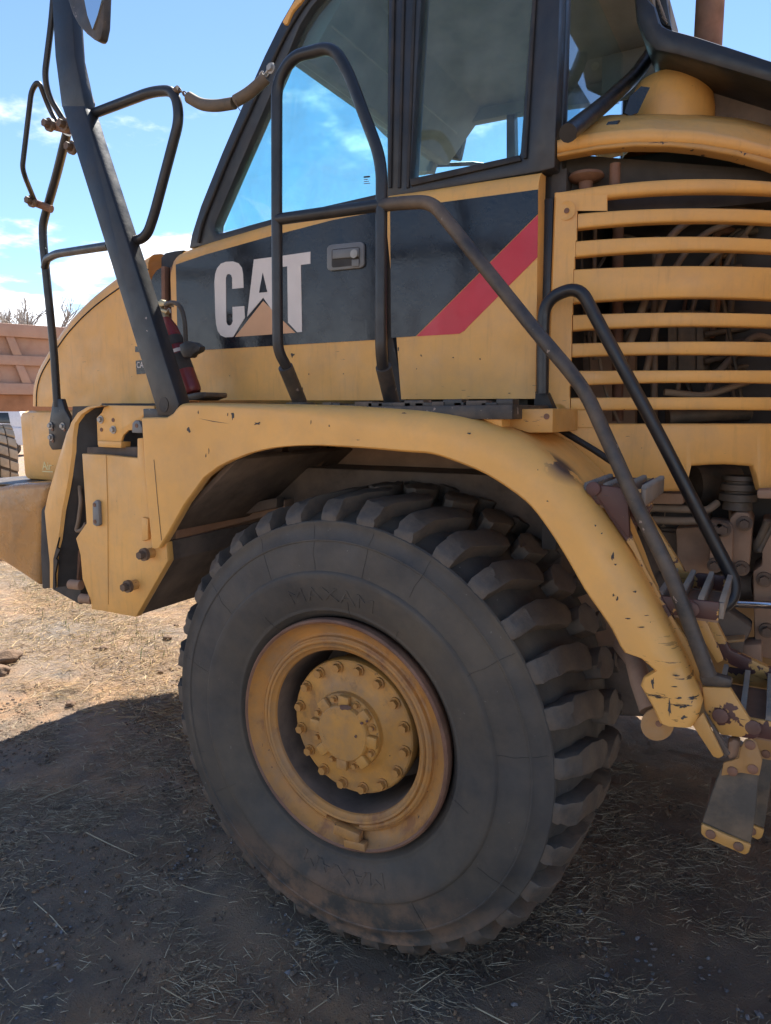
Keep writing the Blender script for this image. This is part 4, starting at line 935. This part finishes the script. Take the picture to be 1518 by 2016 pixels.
plate('rail_mount', [(104, 785), (121, 785), (127, 806), (138, 826), (136, 850), (124, 884), (102, 886), (96, 876), (95, 842), (98, 822)], .21, .025, M['blk'], arm, .005)
for (x, y) in ((100, 838), (124, 839), (101, 861)): bolt(BM_sm, P(x, y, .21), arm); bolt(BM_hole, P(x+3, y+7, .209), arm)
tubeP('cross_bar', [(88, 528, .20), (92, 510, .19), (110, 500, .15), (215, 484, .05)], .0175, M['blk'], arm, .05, 14)
tubeP('mirror_stay', [(117, 250, .06), (97, 214, .05), (76, 158, .0), (62, 178, .0), (44, 330, .0), (50, 350, .02), (68, 394, .12)], .0105, M['blk'], arm, .035, 12)
tubeP('mirror_stay', [(108, -40, .0), (102, 40, .0), (88, 150, .0), (96, 190, .02), (126, 238, .06)], .012, M['blk'], arm, .06, 12)
for a, b in (((99, 246, .05), (136, 256, .05)), ((60, 396, .13), (102, 412, .17))):
    tubeP('clamp', [a, b], .017, M['rusty'], arm, 0, 10)
for (x, y, Y) in ((101, 247, .03), (66, 397, .12), (131, 247, .02), (145, 292, .03)): bolt(BM_big, P(x, y, Y), arm)
mir = plate('mirror_head', [(128, -60), (133, 0), (142, 28), (153, 48), (167, 64), (182, 76), (192, 81), (198, 76), (203, 50), (205, 0), (207, -60)], -.10, .035, M['blk_worn'], truck, .012)
plate('mirror_glass', [(168, -60), (166, 0), (172, 30), (182, 58), (192, 30), (200, 0), (204, -60)], -.106, .01, M['mirror'], mir, 0)
# ---------------- ladder behind the wheel
def step(cx, cz, y0, y1, w, label=None):
    o = box('step', (cx-w/2, y0, cz-.10), (cx-w/2+.012, y1, cz), M['steel'], truck, .002)
    box('step_bar', (cx+w/2-.012, y0, cz-.045), (cx+w/2, y1, cz), M['steel'], o, .002)
    for y in (y0, y1-.012): box('step_bar', (cx-w/2+.0125, y, cz-.05), (cx+w/2-.0125, y+.012, cz), M['yel_primer'], o, .002)
    nb = 3
    box('step_pan', (cx-w/2+.013, y0+.013, cz-.06), (cx+w/2-.013, y1-.013, cz-.052), M['brown'], o, .001)
    for k in range(1, nb): box('step_bar', (cx-w/2+w*k/nb-.006, y0+.0125, cz-.035), (cx-w/2+w*k/nb+.006, y1-.0125, cz), M['steel'], o, .002)
    for k in range(nb+1):
        x = cx-w/2+.006+(w-.012)*k/nb
        v, f = [], []
        ny_ = 15
        for j in range(ny_):
            yy = y0+.015+(y1-y0-.03)*j/(ny_-1); i = len(v)
            v += [Vector((x-.008, yy-.008, cz+.0005)), Vector((x+.008, yy-.008, cz+.0005)), Vector((x+.008, yy+.008, cz+.0005)), Vector((x-.008, yy+.008, cz+.0005)), Vector((x-.006, yy, cz+.011)), Vector((x+.006, yy, cz+.011))]
            f += [(i, i+1, i+5, i+4), (i+2, i+3, i+4, i+5), (i, i+4, i+3), (i+1, i+2, i+5), (i, i+3, i+2, i+1)]
        mesh('step_teeth', v, f, M['steel'], o)
    return o
c1, c2, c3 = P(1232, 950, .22), P(1372, 1152, .24), P(1476, 1362, .26)
step(c1.x, c1.z+.0, .05, .40, .17); step(c2.x, c2.z, .06, .42, .17); step(c3.x+.02, c3.z, .06, .46, .20)
plate('step_cheek', [(1158, 952), (1236, 962), (1240, 1060), (1232, 1056), (1180, 985)], .045, .02, M['yel_primer'], truck, .004)
plate('step_cheek', [(1238, 966), (1286, 940), (1284, 1000), (1262, 1040), (1240, 1030)], .30, .02, M['yel_primer'], truck, .004)
plate('stringer', [(1168, 965), (1188, 985), (1240, 1046), (1272, 1120), (1330, 1225), (1392, 1330), (1384, 1352), (1366, 1330), (1310, 1220), (1245, 1085), (1200, 1020)], .055, .018, M['yel_primer'], truck, .003)
plate('stringer', [(1262, 990), (1276, 1012), (1340, 1112), (1352, 1134), (1338, 1140), (1300, 1080), (1258, 1004)], .42, .03, M['yel_primer'], truck, .003)
plate('stringer', [(1384, 1205), (1402, 1208), (1438, 1280), (1520, 1318), (1520, 1345), (1440, 1310), (1424, 1298)], .44, .03, M['yel_primer'], truck, .003)
plate('stringer', [(1352, 1205), (1384, 1206), (1424, 1300), (1412, 1306)], .20, .02, M['yel_primer'], truck, .003)
plate('step_cheek', [(1346, 1176), (1366, 1186), (1372, 1210), (1352, 1222), (1340, 1200)], .05, .03, M['yel_primer'], truck, .006)
for (x, y, Y) in ((1168, 962, .04), (1361, 1200, .045), (1418, 1409, .03), (1482, 1432, .04)): lathe('step_rivet', [(.020, .0), (.020, -.004), (.017, -.006), (0, -.006)], P(x, y, Y), M['maroon'], truck, 20)
plate('step_cheek', [(1382, 1352), (1437, 1354), (1476, 1416), (1497, 1450), (1482, 1456), (1418, 1447), (1387, 1397)], .035, .02, M['yel_primer'], truck, .005)
plate('step_cheek', [(1375, 1330), (1400, 1326), (1442, 1338), (1440, 1356), (1382, 1352)], .03, .03, M['blk_worn'], truck, .008)
plate('fender_stay', [(1362, 1426), (1384, 1404), (1425, 1488), (1414, 1494), (1404, 1490)], -.01, .012, M['yel_worn'], truck, .003)
plate('fender_stay', [(1386, 1402), (1394, 1412), (1438, 1486), (1428, 1490)], .02, .012, M['darkfr'], truck, .003)
disc = [(1294+33*math.cos(rad(a)), 1427+32*math.sin(rad(a))) for a in range(0, 360, 15)]
plate('stay_disc', disc, .012, .014, M['yel_dirty'], truck, .002)
tubeP('fender_tube', [(1280, 1398, .05), (1262, 1345, .10), (1250, 1300, .2), (1225, 1270, .35)], .03, M['brown'], truck)
bolt(BM_hole, P(1297, 1425, .011), truck)
# hanging lowest step: belts between two steel plates
def hanging(dx, dy, Y, first):
    f_ = lambda l: [(x+dx, y+dy) for x, y in l]
    o = plate('step_belt', f_([(1420, 1512), (1456, 1520), (1494, 1524), (1488, 1600), (1478, 1664), (1430, 1646), (1382, 1622), (1402, 1560)]), Y, .03, M['rubberflap'], truck, .006)
    plate('belt_bracket', f_([(1420, 1528), (1424, 1502), (1440, 1498), (1454, 1493), (1458, 1474), (1466, 1458), (1480, 1453), (1489, 1462), (1501, 1498), (1495, 1528), (1460, 1522)]), Y-.012, .010, M['yel_dirty'], o, .003)
    plate('belt_plate', f_([(1380, 1621), (1430, 1644), (1479, 1664), (1474, 1680), (1466, 1684), (1388, 1650), (1380, 1642)]), Y-.012, .012, M['yel_worn'], o, .004)
    for (x, y) in ((1442, 1518), (1482, 1514), (1399, 1642), (1454, 1666), (1477, 1466)): lathe('belt_rivet', [(.013, .0), (.013, -.004), (.008, -.007), (0, -.007)], P(x+dx, y+dy, Y-.012), M['rusty'], o, 16)
    return o
hanging(0, 0, .05, True); hanging(26, -30, .42, False)
plate('belt_link', [(1433, 1462), (1446, 1455), (1458, 1462), (1452, 1492), (1438, 1500), (1432, 1490)], .06, .04, M['brown'], truck, .008)
box('lower_step', (P(1382, 1622, .05).x, .09, P(1430, 1655, .06).z-.02), (P(1478, 1660, .05).x, .40, P(1430, 1655, .06).z+.01), M['brown'], truck, .004)
# ---------------- machinery seen behind the ladder
def at(name, pix, Y, th, mat, bev=.008): return plate(name, pix, Y, th, mat, truck, bev)
tubeP('coolant_pipe', [(1270, 1000, .75), (1360, 1003, .75), (1392, 1006, .76), (1412, 990, .80)], .014, M['hose'], truck, .04)
tubeP('coolant_pipe', [(1270, 1023, .75), (1350, 1026, .75), (1380, 1024, .76)], .015, M['hose'], truck, .04)
cyl = P(1453, 975, .80)
lathe('rubber_mount', [(0, .07), (.05, .07), (.055, .055), (.042, .05), (.042, .045), (.058, .04), (.058, .02), (.044, .016), (.044, .01), (.062, .006), (.062, -.018), (.046, -.022), (.05, -.05), (0, -.05)], cyl, M['hosek'], truck, 32, 'Z')
tubeP('hydraulic_tank', [(1360, 955, .95), (1440, 950, 1.05)], .085, M['hosek'], truck, 0, 24)
at('cross_member', [(1255, 968), (1345, 972), (1345, 994), (1255, 992)], .72, .1, M['brown'])
at('cross_member', [(1490, 965), (1620, 962), (1620, 985), (1490, 982)], .66, .1, M['brown'])
at('frame_bracket', [(1395, 1026), (1440, 1030), (1444, 1042), (1442, 1130), (1395, 1120), (1398, 1060)], .72, .12, M['brown'])
bolt(BM_big, P(1424, 1042, .72), truck)
at('frame_bracket', [(1436, 1020), (1450, 1008), (1474, 1010), (1482, 1030), (1476, 1110), (1470, 1128), (1440, 1126)], .74, .2, M['brown'])
at('frame_bracket', [(1330, 1040), (1396, 1036), (1400, 1140), (1334, 1130)], .82, .2, M['brown'])
at('frame_bracket', [(1500, 1030), (1620, 1026), (1620, 1330), (1486, 1290), (1482, 1125), (1500, 1112)], .76, .25, M['brown'])
at('frame_bracket', [(1290, 1040), (1332, 1040), (1334, 1145), (1300, 1120)], .98, .1, M['darkfr'])
at('frame_wall', [(1230, 930), (1620, 925), (1620, 1130), (1480, 1120), (1400, 1150), (1330, 1140), (1230, 1090)], 1.25, .06, M['darkfr'], 0)
tubeP('steering_cylinder', [(1300, 1150, .95), (1445, 1152, .92), (1488, 1153, .90)], .052, M['darkfr'], truck, 0, 24)
tubeP('cylinder_rod', [(1400, 1186, .70), (1640, 1197, .66)], .0135, M['chrome'], truck, 0, 20)
at('lower_arm', [(1392, 1196), (1432, 1200), (1462, 1222), (1482, 1236), (1470, 1262), (1430, 1275), (1412, 1250)], .72, .1, M['darkfr'], .012)
at('lower_arm', [(1424, 1260), (1466, 1262), (1462, 1292), (1430, 1296)], .66, .1, M['darkfr'])
at('lower_bracket', [(1420, 1262), (1465, 1258), (1466, 1264), (1420, 1268)], .60, .06, M['yel_dirty'])
at('lower_bracket', [(1460, 1270), (1500, 1268), (1500, 1325), (1452, 1300)], .70, .1, M['brown'])
at('axle_beam', [(1180, 1290), (1250, 1300), (1290, 1400), (1290, 1415), (1150, 1410)], .74, .3, M['darkfr'], .02)
tubeP('hose', [(1516, 1030, .6), (1500, 1050, .6), (1492, 1085, .62), (1490, 1075, .6), (1512, 1025, .58)], .012, M['hosek'], truck, .03)
tubeP('hose', [(1528, 1020, .6), (1506, 1060, .6), (1494, 1085, .60)], .010, M['hosek'], truck, .03)
for k in range(12):
    x0, y0 = HR.uniform(1290, 1515), HR.uniform(980, 1060); Yk = HR.uniform(.84, 1.1)
    tubeP('hose', [(x0, y0-40, Yk), (x0+HR.uniform(-20, 20), y0, Yk), (x0+HR.uniform(-40, 40), y0+HR.uniform(30, 70), Yk)], HR.choice((.006, .009, .013)), M[HR.choice(('hose', 'hosek', 'brown'))], truck, .05, 8)
for (x, y, Y) in ((1408, 1112, .72), (1410, 1042, .72), (1460, 1118, .74), (1505, 1140, .76), (1510, 1240, .76), (1466, 1030, .74)): bolt(BM_big, P(x, y, Y), truck)
# chassis, far wheel and the rest of the truck behind the picture edge
box('chassis', (-2.5, .62, 1.24), (.6, 2.2, 1.7), M['darkfr'], truck, .01)  # extended forward and sideways to keep sun off the ground below
lathe('axle', [(.0, .75), (.20, .75), (.24, 1.2), (.30, 1.4), (.24, 1.6), (.2, 2.05), (0, 2.05)], WC, M['darkfr'], truck, 32)
fwv = [(r, 2.8-y) for r, y in tp]+[(.40, 2.8)]
lathe('far_wheel', [(.05, 2.60), (.30, 2.60), (.36, 2.74), (.42, 2.78)]+[(r if r < .76 else .81, 2.8-y) for r, y in tp[1:-4]], WC, M['tyre'], truck, 64)
fm2 = fender.data.copy()
for q in fm2.vertices: q.co.y = 2.74-q.co.y
fm2.flip_normals(); reg(bpy.data.objects.new('far_fender', fm2), truck)
box('hydraulic_housing', (.66, 1.0, 1.48), (1.9, 2.75, 2.92), M['pit'], truck, .01)  # built solid and wide to shade the ground at right
box('rear_chassis', (.601, .95, 1.22), (2.4, 1.85, 1.47), M['darkfr'], truck, .01)
box('far_shade_block', (.75, 2.2, .16), (1.9, 2.78, 1.47), M['yel_dirty'], truck, .02)  # added block, placed to shade the ground behind the ladder
body = prism('dump_body', [Vector((x, -.02, z)) for x, z in ((2.05, 1.75), (3.2, 1.2), (7.6, 1.75), (7.6, 2.1), (7.2, 3.0), (1.95, 3.2))], (0, 2.85, 0), M['yel'], truck, .02)
for k in range(5): box('body_rib', (3.0+k*.95, -.09, 1.75), (3.14+k*.95, -.021, 2.95), M['yel'], body, .01)
for k in range(2):
    for y in (0, 2.2):
        lathe('rear_wheel', [(.05, .15), (.3, .15), (.38, .03), (.42, 0), (.55, -.03), (.75, 0), (.81, .06), (.81, .54), (.75, .6), (.3, .6)], Vector((4.3+1.75*k, y, .81)), M['tyre'], truck, 48)
# ---------------- safety chain in a hose sleeve
ch = thing('safety_chain', 'sagging chain in a brown hose sleeve between the front grab loop and handrail', 'safety chain', P(430, 212, .04))
def link(p, ax, nrm, L=.020, w=.0105, r=.0026):
    ax = ax.normalized(); nn = (nrm-ax*nrm.dot(ax)).normalized(); pts = []
    for k in range(17):
        g = 2*math.pi*k/16; pts.append(p+ax*L*.62*math.cos(g)+nn*w*.62*math.sin(g))
    v, f = sweep(pts, r, 6, False); return v, f
cpix = [(352, 177), (358, 181), (364, 185), (369, 190), (374, 194)]
for i, (x, y) in enumerate(cpix):
    v, f = link(P(x, y, .035), Vector((.8, 0, -.6)), Vector((0, 1, 0)) if i % 2 else Vector((.6, 0, .8)))
    mesh('chain_link', v, f, M['bolt_d'], ch, smooth=True, angle=70)
v, f = sweep(fillet([P(372, 192, .035), P(395, 206, .035), P(425, 209, .035), P(461, 203, .035)], .08, 5), [.020]*99, 14); mesh('sleeve', v, f, M['sleeve'], ch, smooth=True, angle=60)
v, f = sweep(fillet([P(464, 199, .035), P(490, 184, .04), P(512, 165, .045), P(524, 153, .05)], .08, 5), [.020]*99, 14); mesh('sleeve', v, f, M['sleeve'], ch, smooth=True, angle=60)
for i, (x, y) in enumerate(((461, 196), (463, 204), (514, 148), (520, 152), (526, 144), (530, 138), (534, 132))):
    v, f = link(P(x, y, .045), Vector((.6, 0, .8)), Vector((0, 1, 0)) if i % 2 else Vector((.8, 0, -.6))); mesh('chain_link', v, f, M['bolt'], ch, smooth=True, angle=70)
tubeP('wire_tie', [(462, 192, .02), (466, 207, .015), (473, 218, .015)], .0016, M['bolt_d'], ch, 0, 5)
bolt(BM_sm, P(534, 135, .045), ch)
# ---------------- fire extinguisher strapped behind the mirror arm
ex = thing('fire_extinguisher', 'red fire extinguisher strapped to the back of the black mirror arm', 'fire extinguisher', P(390, 775, .20))
Y1 = .20; A_, B_ = P(379, 775, Y1), P(323, 626, Y1); axv = (B_-A_); LL = axv.length; axv.normalize()
prof_ = [(0, 0), (.034, 0), (.040, .008), (.042, .02), (.042, LL-.085), (.039, LL-.05), (.031, LL-.025), (.024, LL-.008), (.018, LL), (0, LL)]
def lathe_axis(name, prof, o0, ax, mat, parent, n=32):
    q = Vector((0, 0, 1)).rotation_difference(ax).to_matrix(); v, f = lathe_vf(prof, Vector((0, 0, 0)), n, 'Z'); return mesh(name, [q@p+o0 for p in v], f, mat, parent, smooth=True, angle=40)
lathe_axis('cylinder', prof_, A_, axv, M['fire'], ex)
lathe_axis('label', [(.0428, .10), (.0428, .17)], A_, axv, M['pit'], ex)
lathe_axis('label', [(.0430, .175), (.0430, .19)], A_, axv, M['decal_w'], ex)
lathe_axis('strap', [(.045, .21), (.045, .25), (.0425, .25)], A_, axv, M['pit'], ex)
lathe_axis('valve', [(0, LL-.005), (.022, LL-.005), (.024, LL+.012), (.016, LL+.018), (.016, LL+.05), (0, LL+.055)], A_, axv, M['brass'], ex, 16)
plate('lever', [(302, 599), (316, 589), (333, 597), (336, 604), (324, 602), (312, 604)], Y1-.012, .024, M['brass'], ex, .004)
plate('lever', [(303, 606), (322, 608), (330, 612), (326, 618), (306, 612)], Y1-.012, .024, M['brass'], ex, .004)
tubeP('gauge_ring', [(329, 612, Y1-.03), (334, 606, Y1-.03), (336, 616, Y1-.03)], .003, M['bolt'], ex, .01, 6)
tubeP('hose', [(326, 601, Y1-.01), (340, 594, Y1-.02), (356, 602, Y1-.03), (364, 632, Y1-.03), (366, 674, Y1-.03)], .009, M['hosek'], ex, .05, 10)
br = plate('bracket', [(352, 678), (366, 671), (382, 674), (394, 682), (391, 692), (378, 698), (376, 704), (360, 704), (354, 692)], Y1-.06, .035, M['blk_worn'], ex, .01)
plate('bracket', [(333, 640), (348, 690), (382, 780), (368, 782), (330, 668), (322, 644)], Y1+.02, .03, M['grey'], ex, .004)
plate('bracket_foot', [(356, 778), (390, 772), (404, 772), (405, 781), (385, 788), (352, 788)], Y1-.06, .13, M['blk_worn'], ex, .006)
# ================================================================== BACKGROUND
Rh = Vector((math.cos(YAW), math.sin(YAW), 0)); Fh = Vector((-math.sin(YAW), math.cos(YAW), 0))
def at_depth(x, y, D): d = ray(x, y); return CAM+d*(D/(d.dot(Fh)))
# second dump truck: ribbed, clay-dusted bed
o0 = at_depth(0, 650, 19.0); o0.z = 0
dd = (Rh*math.cos(rad(40))+Fh*math.sin(rad(40))).normalized(); dn = Vector((-dd.y, dd.x, 0))
t2 = thing('parked_dump_truck', 'clay-dusted red dump truck parked in the distance behind the handrail', 'dump truck', o0+dn*1.3)
def lp2(u, z, w=0): return o0+dd*u+dn*w+Vector((0, 0, z))
zt, zbm = 4.32, 2.35
bed = prism('dump_bed', [lp2(-6, 2.55), lp2(1.95, 2.55), lp2(2.35, 4.25), lp2(-6, 4.25)], dn*2.6, M['bed'], t2, 0)
def rail2(name, u0, u1, z0, z1, pr=.16, mat='bed'):
    return prism(name, [lp2(u0, z0, -pr), lp2(u1, z0, -pr), lp2(u1, z1, -pr), lp2(u0, z1, -pr)], dn*(pr-.002), M[mat], bed, .02)
rail2('bed_rail', -6, 2.4, 4.02, 4.36, .2); rail2('bed_rail', -6, 2.2, 3.28, 3.54, .17); rail2('bed_rail', -6, 2.0, 2.50, 2.80, .19)
for u in (-5, -3.4, -1.6, .10, 2.0):
    for z0, z1, du in ((3.54, 4.02, 0), (2.80, 3.28, .18)):
        prism('bed_rib', [lp2(u+du+.14, z0, -.14), lp2(u+du+.36, z0, -.14), lp2(u+du+.20, z1, -.14), lp2(u+du, z1, -.14)], dn*.138, M['bed'], bed, .01)
rail2('bed_skirt', -6, 1.9, 2.05, 2.50, .05, 'bedmud')
prism('bed_floor', [lp2(-6, 2.0, .1), lp2(1.8, 2.12, .1), lp2(1.8, 2.5, .1), lp2(-6, 2.5, .1)], dn*2.4, M['bedmud'], bed, 0)
bm = bmesh.new(); bmesh.ops.create_icosphere(bm, subdivisions=4, radius=1)
for q in bm.verts:
    n_ = 1+.25*noise.noise(q.co*2)+.12*noise.noise(q.co*6); w_ = lp2(-1.6+q.co.x*3.2*n_, 4.1+q.co.z*.42*n_, 1.3+q.co.y*1.2*n_); q.co = w_
me = bpy.data.meshes.new('load'); bm.to_mesh(me); bm.free(); me.materials.append(M['bedmud'])
tag(reg(bpy.data.objects.new('clay_load', me)), 'heap of red clay loaded in the distant dump truck bed', 'clay')
def far_tyre(u, w, name='rear_wheel'):
    c = lp2(u, .86, w); q = Vector((0, 1, 0)).rotation_difference(dn).to_matrix()
    v, f = lathe_vf([(.0, .2), (.30, .18), (.40, .06), (.55, -.02), (.74, .0), (.80, .05), (.80, .6), (.6, .65), (0, .65)], Vector((0, 0, 0)), 64)
    o = mesh(name, [q@p+c for p in v], f, M['mudk'], t2, smooth=True, angle=50)
    for k in range(17):
        for (y0, y1, sh_a) in ((.0, .19, 0), (.21, .41, 10), (.43, .62, 3)):
            a0_, a1_ = rad(k*360/17+sh_a), rad(k*360/17+15.5+sh_a); vv = []
            for r_ in (.76, .865):
                for (a_, y_) in ((a0_, y0), (a1_, y0), (a1_-.10, y1), (a0_-.10, y1)): vv.append(q@Vector((r_*math.cos(a_), y_, r_*math.sin(a_)))+c)
            mesh('tread_block', vv, [(0, 3, 2, 1), (4, 5, 6, 7), (0, 1, 5, 4), (1, 2, 6, 5), (2, 3, 7, 6), (3, 0, 4, 7)], M['mudtyre'], o, bevel=.02)
    return o
far_tyre(-4.4, .0)
dn_, o0_ = dn.copy(), o0.copy()
dn = (Rh*.80+Fh*.60).normalized(); o0 = at_depth(2, 900, 18.2)-dd*0; o0.z = 0
far_tyre(0, -.35, 'front_wheel'); dn, o0 = dn_, o0_
prism('chassis', [lp2(-6, 1.0, .6), lp2(-1.6, 1.0, .6), lp2(-1.6, 2.0, .6), lp2(-6, 2.0, .6)], dn*1.4, M['bedmud'], t2, 0)
# white pickup far behind
D = 34.0; w0 = at_depth(-8, 815, D); w0.z = 0; k_ = D/F
pk = thing('pickup_truck', 'white pickup truck standing far behind the dusty tyre', 'pickup truck', w0)
def wp(u, z, w=0): return w0+Rh*u+Fh*w+Vector((0, 0, z))
body_ = prism('body', [wp(-4, .5), wp(1.35, .5), wp(1.35, 1.35), wp(-.2, 1.45), wp(-4, 1.45)], Fh*1.9, M['white'], pk, .05)
prism('cab', [wp(-2.2, 1.45, .08), wp(1.28, 1.36, .08), wp(1.02, 2.22, .2), wp(-1.9, 2.26, .2)], Fh*1.7, M['white'], pk, .05)
prism('side_window', [wp(-1.8, 1.52, .10), wp(.62, 1.50, .10), wp(.5, 2.08, .15), wp(-1.7, 2.10, .15)], Fh*.04, M['carglass'], body_, .01)
for u in (-3, .6):
    q = Vector((0, 1, 0)).rotation_difference(Fh).to_matrix(); v, f = lathe_vf([(0, .05), (.25, .03), (.38, 0), (.38, .25), (0, .25)], Vector((0, 0, 0)), 24); mesh('wheel', [q@p+wp(u, .38, -.03) for p in v], f, M['mudk'], pk, smooth=True)
# bare winter trees behind
def bare_tree(x, D, h, label, seed, group='bare trees beyond the parked trucks'):
    r = random.Random(seed); base = at_depth(x, 815, D); base.z = -.1
    t = thing('bare_tree', label, 'tree', base, group)
    tv, tf, bv, bf = [], [], [], []
    def seg(p, q, ra, rb, n, V, Fc_):
        v, f = sweep([p, (p+q)/2+Vector((r.gauss(0, .03), r.gauss(0, .03), 0))*(q-p).length, q], [ra, (ra+rb)/2, rb], n); i = len(V); V += v; Fc_ += [tuple(i+a for a in g) for g in f]
    def grow(p, d, L, ra, lev):
        q = p+d*L; seg(p, q, ra, ra*.7, 6 if lev < 2 else 3, *((tv, tf) if lev < 1 else (bv, bf)))
        if lev >= 5: return
        for k in range(3 if lev else 5):
            nd = (d+Vector((r.gauss(0, .42), r.gauss(0, .42), r.gauss(.10, .22)))).normalized()
            grow(p.lerp(q, r.uniform(.55, 1)) if k else q, nd, L*r.uniform(.58, .78), ra*.62, lev+1)
    grow(base, Vector((r.gauss(0, .04), r.gauss(0, .04), 1)).normalized(), h*.32, h*.022, 0)
    mesh('trunk', tv, tf, M['bark'], t, smooth=True); mesh('crown', bv, bf, M['bark'], t)
bare_tree(62, 62, 15.2, 'bare grey tree rising just left of the thin front rail', 3)
bare_tree(112, 70, 14.5, 'bare grey tree showing between the thin rail and the hood', 5)
bare_tree(-14, 75, 14.8, 'bare grey tree cut off by the left picture edge', 8)
bare_tree(30, 88, 15.5, 'farthest bare tree, low behind the red truck bed', 11)
# far wood: one mass along the horizon
v, f, r = [], [], random.Random(4)
for k in range(2600):
    az = r.uniform(-1.6, 1.2); D_ = r.uniform(150, 175); p = CAM+Vector((math.sin(az-.2)*D_, math.cos(az-.2)*D_, 0)); p.z = -.2
    hgt = r.uniform(4, 8.2); 
    for j in range(3):
        a = r.uniform(0, 3.14); w_ = r.uniform(.15, .7); sd = Vector((math.cos(a)*w_, math.sin(a)*w_, 0)); tp_ = p+Vector((r.gauss(0, .8), r.gauss(0, .8), hgt*r.uniform(.6, 1))); i = len(v)
        v += [p-sd*.3, p+sd*.3, p.lerp(tp_, .5)+sd, tp_, p.lerp(tp_, .5)-sd]; f.append((i, i+1, i+2, i+3, i+4))
wood = mesh('far_wood', v, f, M['bark'], None); tag(wood, 'far grey leafless wood along the horizon', 'wood', kind='stuff')
